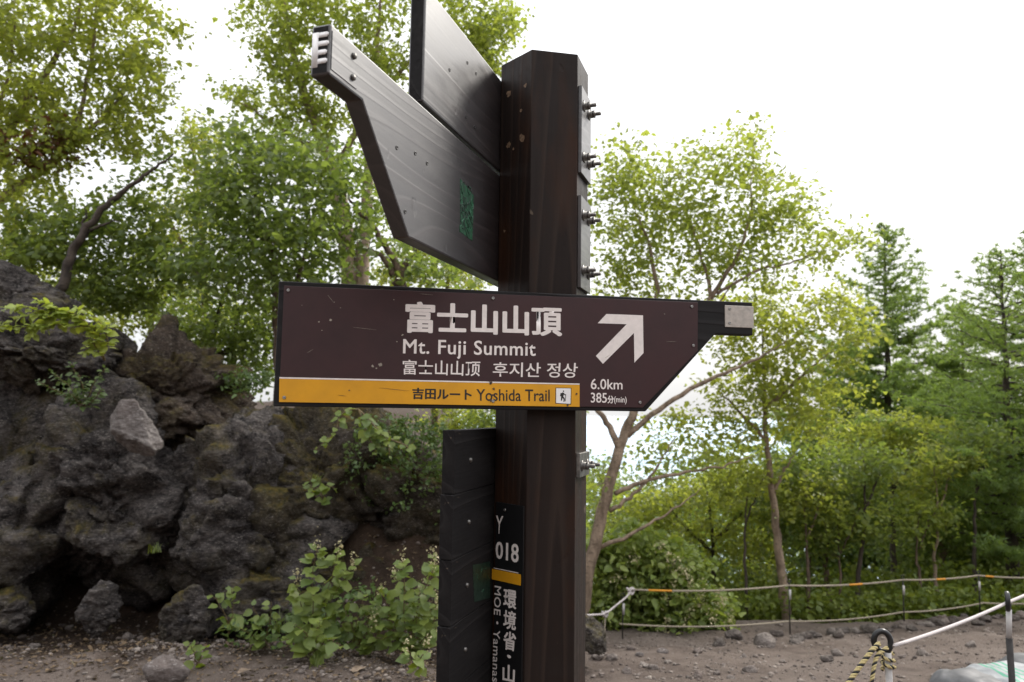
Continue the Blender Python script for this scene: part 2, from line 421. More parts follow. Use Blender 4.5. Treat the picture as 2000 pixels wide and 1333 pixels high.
def on_ground(px, py, y0=2.0, y1=14.0):
    """where the ray through a pixel meets the ground"""
    d = ray(px, py); ys = np.linspace(y0, y1, 400)
    q = EYE + d[None] * (ys / d[1])[:, None]
    p = np.c_[q[:, :2], np.zeros(len(q))]
    g = ground_z(q[:, 0], q[:, 1]) + 0.05 * fbm(p * 0.9, 3) + 0.022 * fbm(p * 3.7, 3)
    h = np.nonzero(q[:, 2] <= g)[0]
    return q[h[0]] if len(h) else q[-1]

# added sheet far below the slope, bluish valley haze put into its colour
def build_haze():
    n = 61
    s = np.linspace(-1, 1, n)
    gx = 24000 * s; gy = 600 + 26000 * (s * 0.5 + 0.5) ** 1.6
    X, Y = np.meshgrid(gx, gy)
    p = np.stack([X.ravel(), Y.ravel(), np.zeros(X.size)], 1)
    Z = -230 + 14 * fbm(p * 0.0011, 4).reshape(X.shape)
    V = np.stack([X, Y, Z], -1).reshape(-1, 3)
    i = np.arange(n - 1)[:, None] * n + np.arange(n - 1)[None]
    k = Nodes('haze blue'); nn = k.noise(k.wpos(), 0.0011, 6, 0.6)
    k.pr(col=k.ramp(nn, (0.4, (0.42, 0.52, 0.62)), (0.6, (0.58, 0.63, 0.68))), rough=1.0, spec=0.0)
    o = add('haze_sheet', mesh_np('haze_sheet', V, np.stack([i, i + 1, i + n + 1, i + n], -1).reshape(-1, 4), True), mat=k.m)
    tag(o, 'bluish white sheet in place of far haze, glimpsed between the trunks', kind='structure')
build_haze()

# ------------------------------------------------------------------ signpost
AZ = 1.3764
SU = np.array([math.sin(AZ), math.cos(AZ), 0.0])          # along the front board, to the right
SN = np.array([SU[1], -SU[0], 0.0])                       # out of the front board, to the viewer
UPV = np.array([0, 0, 1.0])
def rot(v, a):
    c, s = math.cos(a), math.sin(a); return np.array([c * v[0] - s * v[1], s * v[0] + c * v[1], v[2]])
SO = np.array([-0.5612, 1.7332, 1.6 + 0.2973])            # top left corner of the front board's face
HS = 0.1281                                               # side of the hexagonal post
h_FL = np.array([0.0427, 1.8881, 0.0]); h_FR = h_FL + SU * HS
D2 = rot(SU, math.pi / 3); h_R = h_FR + D2 * HS
h_L = h_FL + rot(-SU, -math.pi / 3) * HS; h_BL = h_L + D2 * HS; h_BR = h_BL + SU * HS
MN = rot(D2, -math.pi / 2)                                # out of the arrow boards' visible face
HEX = [h_FL, h_FR, h_R, h_BR, h_BL, h_L]
POST_TOP = 1.6 + 0.9674

def bm_mesh(bm, name, smooth=False):
    me = bpy.data.meshes.new(name); bmesh.ops.recalc_face_normals(bm, faces=bm.faces[:])
    if smooth:
        for f in bm.faces: f.smooth = True
    bm.to_mesh(me); bm.free(); return me

def prism(name, outline, y0, y1, bevel=0.0025, seg=2):
    """outline of (x, z) extruded along local y"""
    bm = bmesh.new()
    vs = [bm.verts.new((x, y0, z)) for x, z in outline]
    f = bm.faces.new(vs)
    r = bmesh.ops.extrude_face_region(bm, geom=[f])
    for v in r['geom']:
        if isinstance(v, bmesh.types.BMVert): v.co.y = y1
    if bevel: bmesh.ops.bevel(bm, geom=bm.edges[:], offset=bevel, segments=seg, profile=0.5, affect='EDGES', clamp_overlap=True)
    return bm_mesh(bm, name)

def box_mesh(name, x0, x1, y0, y1, z0, z1, bevel=0.001, seg=1):
    return prism(name, [(x0, z0), (x1, z0), (x1, z1), (x0, z1)], y0, y1, bevel, seg)

def lathe(name, prof, n=12):
    """profile of (radius, height) turned about local z"""
    V = []; Q = []
    for r, h in prof:
        for j in range(n): V.append((r * math.cos(2 * math.pi * j / n), r * math.sin(2 * math.pi * j / n), h))
    for i in range(len(prof) - 1):
        for j in range(n):
            k = (j + 1) % n; Q.append((i * n + j, i * n + k, (i + 1) * n + k, (i + 1) * n + j))
    return mesh_np(name, np.array(V), np.array(Q), False)

signpost = empty('signpost', ((h_FL + h_R + h_BL) / 3)[:2].tolist() + [gz(0.08, 2.0)],
                 'dark hexagonal timber trail signpost with arrow boards, nearest thing to the viewer', 'signpost')

def build_post():
    bm = bmesh.new()
    c = (h_FL + h_BR) / 2
    pts = [p - c for p in HEX]
    zs = [-0.55, POST_TOP - 0.002]
    lo = [bm.verts.new((p[0], p[1], zs[0])) for p in pts]
    hi = [bm.verts.new((p[0], p[1], zs[1])) for p in pts]
    for i in range(6): bm.faces.new((lo[i], lo[(i + 1) % 6], hi[(i + 1) % 6], hi[i]))
    bm.faces.new(hi); bm.faces.new(lo[::-1])
    bmesh.ops.bevel(bm, geom=bm.edges[:], offset=0.0025, segments=2, profile=0.5, affect='EDGES')
    me = bm_mesh(bm, 'post')
    o = add('post', me, signpost, T(c), M_POST); o['label'] = 'dark brown hexagonal post'
    return o
post = build_post()

OUT = [(0, -0.30), (0.9297, -0.30), (1.1281, -0.0902), (1.2381, -0.0902), (1.2381, 0), (0, 0)]
# front board: local x along SU, local y away from the viewer, z up
M_FRONT = frame(SO, SU, -SN, UPV)
front = add('sign_board', prism('sign_board', OUT, 0.0, 0.0335), signpost, M_FRONT, M_FRAME)
front['label'] = 'arrow shaped front board pointing up the trail'

def on_front(px, py):
    d = ray(px, py); t = ((SO - EYE) @ SN) / (d @ SN); q = EYE + d * t - SO
    return q @ SU, q[2]

def flat(name, outline, parent, M, mat, y=-0.004, th=0.0006):
    """thin sheet (print) from an (x, z) outline, its face at local -y"""
    return add(name, prism(name, outline, y, y + th, 0, 1), parent, M, mat)

def quadpx(*pp): return [on_front(*p) for p in pp]
PT = -0.0032                                              # face of the enamel plate
add('sign_plate', prism('sign_plate', quadpx((555, 558.6), (1362.3, 591.2), (1361.6, 686), (1254.3, 796.8), (545, 786.2)), PT, -0.0002, 0.0006, 1), front, M_FRONT, M_BROWN)
flat('yellow_band', quadpx((546, 740.2), (1131.2, 752.4), (1131.2, 795.0), (545.3, 785.6)), front, M_FRONT, M_YEL, PT - 0.0006)
flat('white_line', quadpx((546, 737.0), (1131.2, 749.6), (1131.2, 752.0), (546, 739.9)), front, M_FRONT, M_WHITE, PT - 0.0006)

def text_mesh(txt, bold=0.0, spacing=1.0):
    c = bpy.data.curves.new('lettering', 'FONT'); c.body = txt; c.resolution_u = 3; c.space_character = spacing
    c.fill_mode = 'FRONT'
    o = bpy.data.objects.new('lettering', c); COL.objects.link(o)
    me = o.to_mesh()
    V = np.zeros(len(me.vertices) * 3, dtype=np.float32); me.vertices.foreach_get('co', V); V = V.reshape(-1, 3)[:, :2].astype(float)
    me.calc_loop_triangles()
    F = np.zeros(len(me.loop_triangles) * 3, dtype=np.int32); me.loop_triangles.foreach_get('vertices', F); F = F.reshape(-1, 3)
    o.to_mesh_clear(); bpy.data.objects.remove(o); bpy.data.curves.remove(c)
    offs = [(0, 0)]
    if bold: offs += [(bold, 0), (-bold, 0), (0, bold * .7), (0, -bold * .7), (bold * .8, bold * .55), (-bold * .8, bold * .55), (bold * .8, -bold * .55), (-bold * .8, -bold * .55)]
    Vs = [np.c_[V + np.array(o2), np.full(len(V), i * 1.0)] for i, o2 in enumerate(offs)]
    Fs = [F + i * len(V) for i in range(len(offs))]
    return np.concatenate(Vs), np.concatenate(Fs)

def lettering(txt, quad, parent, M, mat, y, to_plane, bold=0.0, spacing=1.0, label=None, name='lettering', turn=False):
    """fit a text into the photo quad (tl, tr, br, bl); each copy that thickens the strokes lies 0.02 mm apart"""
    V, F = text_mesh(txt, bold, spacing)
    x0, x1 = V[:, 0].min(), V[:, 0].max(); z0, z1 = V[:, 1].min(), V[:, 1].max()
    a = (V[:, 0] - x0) / (x1 - x0); b = (V[:, 1] - z0) / (z1 - z0)
    if turn: a, b = b, 1 - a
    tl, tr, br, bl = [np.array(to_plane(*p)) for p in quad]
    xz = (1 - a)[:, None] * ((1 - b)[:, None] * bl + b[:, None] * tl) + a[:, None] * ((1 - b)[:, None] * br + b[:, None] * tr)
    W = np.stack([xz[:, 0], y - 0.00005 - V[:, 2] * 0.00002, xz[:, 1]], 1)
    o = add(name, mesh_np(name, W, F), parent, M, mat)
    if label: o['label'] = label
    return o

YT = PT - 0.0002
lettering('富士山山頂', [(792, 589), (1097.5, 599.5), (1097.5, 658), (790.5, 650.5)], front, M_FRONT, M_WHITE, YT, on_front, 0.036, 1.0, 'large white kanji reading 富士山山頂')
lettering('Mt. Fuji Summit', [(787.5, 662.5), (1046, 668.5), (1045.5, 704.5), (786.5, 700.0)], front, M_FRONT, M_WHITE, YT, on_front, 0.014, 1.06, 'white lettering reading Mt. Fuji Summit')
lettering('富士山山顶', [(786.5, 703.0), (938, 705.5), (936.5, 735.5), (786.5, 732.0)], front, M_FRONT, M_WHITE, YT, on_front, 0.012, 1.0, 'small white Chinese lettering')
lettering('후지산 정상', [(962, 708.0), (1128.5, 709.5), (1126.5, 738.8), (962, 736.0)], front, M_FRONT, M_WHITE, YT, on_front, 0.010, 1.0, 'small white Korean lettering')
lettering('吉田ルート', [(805, 757.5), (921, 760), (921, 783.0), (804.5, 780)], front, M_FRONT, M_INK, PT - 0.0008, on_front, 0.036, 1.0, 'black lettering reading 吉田ルート')
lettering('Yoshida Trail', [(930, 760.5), (1073, 761.5), (1073, 784.5), (930, 783.5)], front, M_FRONT, M_INK, PT - 0.0008, on_front, 0.010, 1.0, 'black lettering reading Yoshida Trail')
lettering('6.0km', [(1153, 740), (1215, 742), (1215, 761.3), (1153, 760.8)], front, M_FRONT, M_WHITE, YT, on_front, 0.010, 1.0, 'white lettering reading 6.0km')
lettering('385', [(1153, 767.3), (1184.5, 768), (1184.5, 787.3), (1153, 786.8)], front, M_FRONT, M_WHITE, YT, on_front, 0.010, 1.0, 'white numerals 385')
lettering('分', [(1185.5, 773), (1198, 773.5), (1198, 788.6), (1185.5, 788.2)], front, M_FRONT, M_WHITE, YT, on_front, 0.03, 1.0, 'white kanji for minutes')
lettering('(min)', [(1198.5, 774.5), (1223, 775.2), (1223, 790.4), (1198.5, 789.8)], front, M_FRONT, M_WHITE, YT, on_front, 0.012, 1.0, 'white lettering reading (min)')

z2 = lambda x, y: (960 + x / 3.7037, 540 + y / 3.7037)
flat('arrow', quadpx(z2(828, 274), z2(1092, 284), z2(1096, 556), z2(1030, 626), z2(1027, 411), z2(803, 634), z2(752, 577), z2(974, 348), z2(765, 341)), front, M_FRONT, M_WHITE, PT - 0.0005)['label'] = 'white arrow pointing up and right'
# trail pictogram: white square, dark outline, walking hiker
flat('pictogram_border', quadpx(z2(460, 806), z2(575, 808), z2(573, 928), z2(459, 921)), front, M_FRONT, M_INK, PT - 0.0009)
flat('pictogram_square', quadpx(z2(465, 810), z2(570, 812), z2(568, 923), z2(464, 917)), front, M_FRONT, M_STRIPE, PT - 0.0012)
hk = Acc()
def limb(a, b, w0, w1):
    a, b = np.array(on_front(*z2(*a))), np.array(on_front(*z2(*b)))
    d = b - a; n = np.array([-d[1], d[0]]) / np.linalg.norm(d); s = 1 / 3.7037 * 1.35e-3
    q = np.array([a + n * w0 * s, b + n * w1 * s, b - n * w1 * s, a - n * w0 * s])
    hk.put(np.c_[q[:, 0], np.full(4, PT - 0.00085 - 0.0005 - 0.00001 * len(hk.v)), q[:, 1]], [[0, 1, 2, 3]])
for a, b, w0, w1 in [((513, 832), (521, 832), 5, 5), ((515, 842), (508, 872), 8, 7), ((502, 845), (498, 868), 6, 6), ((508, 870), (524, 888), 6, 5),
                     ((524, 888), (520, 908), 5, 4), ((506, 870), (502, 900), 6, 4), ((516, 848), (532, 862), 4, 3), ((534, 852), (531, 905), 2, 2)]:
    limb(a, b, w0, w1)
add('hiker_pictogram', hk.mesh('hiker_pictogram'), front, M_FRONT, M_INK)

def screw_mesh(r=0.0042):
    return lathe('screw', [(r, 0), (r, 0.0008), (r * 0.8, 0.0019), (r * 0.4, 0.0023), (r * 0.38, 0.0012), (0.0001, 0.0012)], 10)
SCREW = screw_mesh(); SCREW.materials.append(M_STEEL)
for px, py in [(563.5, 568), (555.5, 777), (962.5, 583.5), (962.5, 784), (1350, 599.5), (1353, 675.5), (1249, 786.5)]:
    x, z = on_front(px, py)
    add('screw', SCREW, front, M_FRONT @ T((x, PT - 0.0008, z)) @ Matrix.Rotation(math.pi / 2, 4, 'X'))
def blob(name, cx, cz, r, seed, y, n=13, th=0.0002):
    rg = random.Random(seed)
    return [(cx + r * (0.45 + 0.75 * rg.random()) * math.cos(2 * math.pi * i / n), cz + r * (0.4 + 0.7 * rg.random()) * math.sin(2 * math.pi * i / n)) for i in range(n)]
for i, (px, py, r) in enumerate([(646, 625.5, 2.6), (623, 629.5, 1.8), (629, 646, 1.3), (743.5, 713, 4.2), (727.5, 715.5, 3), (735, 720, 1.8), (653, 591, 1.2), (665, 602, 1.3), (590, 597, 1.1),
                                 (1234, 620, 2.0), (1297, 614, 1.2), (786, 655, 2.2), (775, 668, 1.5), (769, 586, 1.4)]):
    x, z = on_front(px, py)
    flat('paint_chip', blob('c', x, z, r * 0.0013, i, 0), front, M_FRONT, M_CHIP, PT - 0.0004 - 0.00001 * i, 0.0002)
for i, (px, py, r) in enumerate([(958, 748, 4), (964, 760, 3), (961, 772, 2.6), (958, 783, 3.5), (1125, 770, 2.5), (1108, 792, 3.0), (682, 763, 2)]):
    x, z = on_front(px, py)
    flat('dirt_mark', blob('c', x, z, r * 0.0012, 50 + i, 0, 15), front, M_FRONT, M_BARKM, PT - 0.0017 - 0.00001 * i, 0.0002)
# bent aluminium cap round the tip
ex, ez = on_front(1415, 596.5); ex2, ez2 = on_front(1470.5, 640)
capo = add('end_cap', box_mesh('end_cap', ex, 1.2381 + 0.0022, -0.0022, 0.0355, ez2 - 0.002, ez, 0.0012, 2), front, M_FRONT, M_ALU)
capo['label'] = 'grey aluminium cap on the board tip'
for px, py in [(1424.5, 604), (1424.5, 631.5)]:
    x, z = on_front(px, py)
    add('screw', SCREW, front, M_FRONT @ T((x, -0.0020, z)) @ Matrix.Rotation(math.pi / 2, 4, 'X'))

# arrow boards bolted to the rear left face, coming towards the viewer
def arrow_frame(A, ztop):                                  # local x runs to the tip, tail first; +y is the visible face
    tail = h_L - MN * 0.0016 + D2 * (1.2381 - A); tail = np.array([tail[0], tail[1], 1.6 + ztop])
    return frame(tail, -D2, MN, UPV)
M_LOW = arrow_frame(0.8435, 0.6484)
lowb = add('sign_board', prism('arrow_board', OUT, -0.037, 0.0, 0.004, 2), signpost, M_LOW, M_BOARD)
lowb['label'] = 'arrow board coming towards the viewer, striped tip'
def on_low(px, py):
    o = np.array(M_LOW.translation); d = ray(px, py); t = ((o - EYE) @ MN) / (d @ MN); q = EYE + d * t - o
    return q @ (-D2), q[2]
# wrapped cap: dark sheet on the side, white fringed sheet on the end face
cx0, _ = on_low(697, 170)
add('tip_wrap', box_mesh('tip_wrap', 1.150, 1.2381 - 0.005, -0.030, 0.0012, -0.080, -0.011, 0.0006, 1), lowb, M_LOW, M_BOARD)
wz0, wz1 = -0.076, -0.014                                 # white sheet cut into four fingers, wrapped over the end face
fa = Acc()
def fbox(y0, y1, z0, z1):
    x0, x1 = 1.2381 + 0.0004, 1.2381 + 0.0011
    c8 = np.array([[x, y, z] for x in (x0, x1) for y in (y0, y1) for z in (z0, z1)])
    fa.put(c8, [[0, 1, 3, 2], [4, 6, 7, 5], [0, 4, 5, 1], [2, 3, 7, 6], [0, 2, 6, 4], [1, 5, 7, 3]])
fbox(-0.0345, -0.0225, wz0, wz1)
hf = (wz1 - wz0) / 4
for f4 in range(4):
    zc = wz1 - (f4 + 0.36) * hf; e4 = (-0.005, -0.004, -0.007, -0.006)[f4]
    fbox(-0.0225, e4, zc - 0.27 * hf, zc + 0.30 * hf); fbox(e4, e4 + 0.0022, zc - 0.16 * hf, zc + 0.20 * hf)
add('fringed_sheet', fa.mesh('fringed_sheet'), lowb, M_LOW, M_STRIPE)['label'] = 'white fringed sheet wrapped on the tip'
BOLTH = lathe('bolt_head', [(0.006, 0), (0.006, 0.003), (0.0045, 0.005), (0.0001, 0.0055)], 8); BOLTH.materials.append(M_STEELD)
for px, py in [(690, 110), (688, 152)]:
    x, z = on_low(px, py)
    add('screw', BOLTH, lowb, M_LOW @ T((x, 0.0005, z)) @ Matrix.Rotation(-math.pi / 2, 4, 'X'))
HOLE = lathe('peg_hole', [(0.0042, -0.0005), (0.0046, 0.0008), (0.0032, 0.0010), (0.0028, 0.0002), (0.0001, 0.0001)], 8); HOLE.materials.append(M_INK)
for px, py in [(834, 319.5), (811, 300), (775, 289), (791, 414)]:
    x, z = on_low(px, py)
    add('peg_hole', HOLE, lowb, M_LOW @ T((x, 0.0004, z)) @ Matrix.Rotation(-math.pi / 2, 4, 'X'))
# green sticker with scribbled print
stq = [on_low(*p) for p in [(898.5, 349), (925, 383), (922, 471), (899, 454)]]
stk = add('sticker', prism('sticker', stq, 0.0002, 0.0008, 0, 1), lowb, M_LOW, M_GREEN); stk['label'] = 'green leaf patterned sticker'
sa = Acc(); sb = Acc(); rg = np.random.default_rng(5)
q = np.array(stq)
for i in range(26):
    a_, b_ = rg.random(2) * 0.8 + 0.1
    c0 = q[0] * (1 - a_) * (1 - b_) + q[1] * a_ * (1 - b_) + q[2] * a_ * b_ + q[3] * (1 - a_) * b_
    th = rg.random() * 6.28; pts = [c0 + 0.0 * q[0]]
    for s in range(5):
        th += rg.normal() * 0.8; nx = pts[-1] + 0.012 * np.array([math.cos(th), math.sin(th)])
        lo, hi = q.min(0) + 0.004, q.max(0) - 0.004; pts.append(np.clip(nx, lo, hi))
    pts = np.array(pts); tube(sa if i % 3 else sb, np.c_[pts[:, 0], np.full(len(pts), 0.0009), pts[:, 1]], 0.0011, 4)
add('sticker_print', sa.mesh('sticker_print'), lowb, M_LOW, M_GREEND)
add('sticker_print', sb.mesh('sticker_print'), lowb, M_LOW, M_GREENL)

def shaded_end_grain(o):  # matte end grain, with the shade on the board ends put into its colour
    o.data.materials.append(M_PLANK)
    for p in o.data.polygons:
        if abs(p.normal.x) > 0.95: p.material_index = 1
shaded_end_grain(lowb)
M_UPP = arrow_frame(0.4858, 0.6595)                        # tail end faces the viewer
uo = np.array(h_L - MN * 0.0016 - D2 * 0.4858); M_UPP = frame((uo[0], uo[1], 1.6 + 0.6595), -D2, MN, UPV)
OUTU = [(0, 0), (0, 0.265), (-1.15, 0.265), (-1.15, 0.19), (-1.05, 0.19), (-0.86, 0)]
uppb = add('sign_board', prism('arrow_board', OUTU, -0.037, 0.0, 0.004, 2), signpost, M_UPP, M_BOARD)
shaded_end_grain(uppb)
uppb['label'] = 'upper board, its square tail towards the viewer'
def on_upp(px, py):
    o = np.array(M_UPP.translation); d = ray(px, py); t = ((o - EYE) @ MN) / (d @ MN); q = EYE + d * t - o
    return q @ (-D2), q[2]
for px, py in [(878, 137), (913, 123), (930, 144), (910, 229), (927, 249)]:
    x, z = on_upp(px, py)
    add('peg_hole', HOLE, uppb, M_UPP @ T((x, 0.0004, z)) @ Matrix.Rotation(-math.pi / 2, 4, 'X'))

# stacked planks low on the same face
pl_x = 0.30
def plank_A(px, py):                                       # distance in front of the left corner of the visible plank face
    o = h_L - MN * 0.0016; d = ray(px, py); t = ((o - EYE) @ MN) / (d @ MN); q = EYE + d * t - o
    return q @ (-D2), q[2]
pA, pz0 = plank_A(889, 841)
zj = [plank_A(*p)[1] for p in [(889, 841), (887, 968.5), (884, 1097), (881.5, 1225)]]
ph = [zj[0] - zj[1], zj[1] - zj[2], zj[2] - zj[3]]
zt = zj[0]
for i in range(9):
    hh = float(np.mean(ph))
    top = zt - i * hh
    if top < 0.12: break
    o_ = h_L - MN * 0.0016
    jit = [0.0, 0.006, 0.004, 0.007, 0.003, 0.005, 0.002, 0.004, 0.003][i]
    Mp = frame((o_[0], o_[1], top), -D2, MN, UPV)
    pk = add('plank', box_mesh('plank', -HS - 0.05, pA + jit, -0.032, 0.0, -hh + 0.0010, -0.0001, 0.0014, 1), signpost, Mp, M_PLANK)
    x, z = plank_A(918 - i * 3.5, 905 + i * 122)
    add('screw', BOLTH, pk, Mp @ T((x, 0.0002, -hh * 0.5)) @ Matrix.Rotation(-math.pi / 2, 4, 'X'))
    if i == 2:
        gq = [np.array(plank_A(*p)) - np.array([0, top]) for p in [(923, 1104), (957, 1097), (957, 1168), (926, 1176)]]
        gs = add('sticker', prism('sticker', [tuple(g) for g in gq], 0.0002, 0.0008, 0, 1), pk, Mp, M_GREEND)
        gs['label'] = 'faded dark green sticker'
        sa = Acc(); qq = np.array(gq)
        for k2 in range(9):
            a_, b_ = rg.random(2) * 0.7 + 0.15
            c0 = qq[0] * (1 - a_) * (1 - b_) + qq[1] * a_ * (1 - b_) + qq[2] * a_ * b_ + qq[3] * (1 - a_) * b_
            pp = np.array([c0, c0 + rg.normal(size=2) * 0.006, c0 + rg.normal(size=2) * 0.008])
            tube(sa, np.c_[pp[:, 0], np.full(3, 0.0009), pp[:, 1]], 0.0008, 4)
        add('sticker_print', sa.mesh('sticker_print'), pk, Mp, M_GREEN)

# narrow black number plate on the front left face of the post
LF = (h_FL - h_L) / HS                                     # along the face, to the right
LN = rot(LF, -math.pi / 2)                                 # out of the face
def on_left(px, py):
    d = ray(px, py); t = ((h_L - EYE) @ LN) / (d @ LN); q = EYE + d * t - h_L
    return q @ LF, q[2]
M_LEFT = frame((h_L[0], h_L[1], 0), LF, -LN, UPV)
lx0 = on_left(969, 985)[0]; lx1 = HS - 0.006
lz1 = on_left(1000, 985)[1]
nplate = add('number_plate', box_mesh('number_plate', 0.012, lx1, -0.0035, -0.0003, 0.35, lz1, 0.0006, 1), signpost, M_LEFT, M_BLACKP)
nplate['label'] = 'black number plate with white lettering'
NY = -0.0037
W5 = lambda x, y: (840 + x / 4.991, 800 + y / 4.991)
W6 = lambda x, y: (840 + x / 4.882, 1060 + y / 4.882)
lettering('Y', [W5(652, 1032), W5(725, 1040), W5(700, 1212), W5(665, 1208)], nplate, M_LEFT, M_WHITE, NY, on_left, 0.012, 1, 'white letter Y')
lettering('018', [(970.5, 1057), (1015.5, 1063), (1015, 1100), (970, 1090.5)], nplate, M_LEFT, M_WHITE, NY, on_left, 0.022, 1, 'white numerals 018')
flat('white_line', [on_left(*W6(*p)) for p in [(618, 237), (852, 286), (852, 293), (618, 244)]], nplate, M_LEFT, M_WHITE, NY - 0.0006)
flat('yellow_bar', [on_left(*W6(*p)) for p in [(586, 245), (876, 303), (876, 409), (584, 345)]], nplate, M_LEFT, M_YEL, NY - 0.0006)
for ch, (y0, y1) in zip('環境省', [(440, 640), (640, 840), (840, 1040)]):
    lettering(ch, [W6(712, y0 - 6), W6(836, y0 + 20), W6(832 - (y0 - 440) * 0.02, y1 + 0), W6(706, y1 - 26)], nplate, M_LEFT, M_WHITE, NY, on_left, 0.03, 1, 'white kanji ' + ch)
x, z = on_left(*W6(764, 1085))
flat('white_dot', [(x + 0.0072 * math.cos(a), z + 0.0040 * math.sin(a)) for a in np.linspace(0, 2 * math.pi, 14)[:-1]], nplate, M_LEFT, M_WHITE, NY - 0.0006)
lettering('山', [W6(702, 1150), W6(822, 1178), W6(816, 1345), W6(700, 1320)], nplate, M_LEFT, M_WHITE, NY, on_left, 0.03, 1, 'white kanji 山')
lettering('MOE・Yamanashi', [W6(625, 408), W6(688, 420), W6(664, 1440), W6(600, 1425)], nplate, M_LEFT, M_WHITE, NY, on_left, 0.008, 1.06, 'white vertical lettering reading MOE Yamanashi', turn=True)
x, z = on_left(988, 996)
add('screw', SCREW, nplate, M_LEFT @ T((x, -0.0033, z)) @ Matrix.Rotation(math.pi / 2, 4, 'X'))

for i, (px, py, r_) in enumerate([(994, 184, 5), (1019, 270, 6), (1026, 168, 3.5), (994, 283, 5), (1018, 216, 2.6), (1003, 292, 2.2), (985, 452, 2.5)]):
    x, z = on_left(px, py)
    add('worn_chip', prism('worn_chip', blob('c', x, z, r_ * 0.0022, 80 + i, 0, 11), -0.0004, -0.0001, 0, 1), signpost, M_LEFT, M_CHIPW)
for i, (a_, b_) in enumerate([((640, 577), (652, 592)), ((690, 640), (735, 645)), ((600, 690), (612, 683)), ((820, 575), (845, 577)), ((1300, 668), (1320, 668)), ((1180, 700), (1190, 694)), ((660, 772), (676, 774)), ((740, 758), (800, 764))]):
    A_, B_ = np.array(on_front(*a_)), np.array(on_front(*b_)); n_ = np.array([-(B_ - A_)[1], (B_ - A_)[0]]); n_ = n_ / np.linalg.norm(n_) * 0.0004
    flat('scratch', [tuple(A_ - n_ * .4), tuple(A_ + n_ * .4), tuple((A_ + B_) / 2 + n_), tuple(B_ + n_ * .3), tuple(B_ - n_ * .3), tuple((A_ + B_) / 2 - n_)], front, M_FRONT, M_CHIP if i < 6 else M_BARKM, PT - 0.0016 - 0.00001 * i, 0.0003)

# backing plates and through bolts on the right face
RN = rot(D2, -math.pi / 2)
M_RIGHT = frame((h_FR[0], h_FR[1], 0), D2, -RN, UPV)
def z_at(pt, py):                                          # height on a vertical line that shows at photo row py
    lo, hi = -1.0, 4.0
    for _ in range(40):
        mid = (lo + hi) / 2; q = np.array([pt[0], pt[1], mid]) - EYE
        y = 666.5 - FPX * (q @ C_UP) / (q @ C_FW)
        if y > py: lo = mid
        else: hi = mid
    return lo
bolt_prof = [(0.0001, 0), (0.016, 0), (0.016, 0.002), (0.0108, 0.002), (0.0108, 0.011), (0.0098, 0.011), (0.0098, 0.012), (0.0105, 0.012), (0.0105, 0.018), (0.0055, 0.018), (0.0055, 0.034), (0.0001, 0.035)]
BOLT = lathe('bolt', bolt_prof, 6); BOLT.materials.append(M_STEELD)
for ya, yb, rows in [(165, 336, (195, 296)), (380, 561, (411, 520)), (886, 934, (907,))]:
    za, zb = z_at(h_FR, ya), z_at(h_FR, yb)
    bp = add('backing_plate', box_mesh('backing_plate', 0.008, HS - 0.006, -0.010, 0.0, zb, za, 0.001, 1), signpost, M_RIGHT, M_BOARD if len(rows) == 2 else M_STEELD)
    for row in rows:
        zz = z_at(h_FR, row)
        for xx in (0.034, 0.095):
            add('bolt', BOLT, bp, M_RIGHT @ T((xx, -0.010, zz - 0.006)) @ Matrix.Rotation(math.pi / 2, 4, 'X'))

# ------------------------------------------------------------------ boulders and stones
_ico = {}
def ico(sub):
    if sub not in _ico:
        bm = bmesh.new(); bmesh.ops.create_icosphere(bm, subdivisions=sub, radius=1.0)
        V = np.array([v.co[:] for v in bm.verts]); F = np.array([[v.index for v in f.verts] for f in bm.faces]); bm.free()
        _ico[sub] = (V, F)
    return _ico[sub]

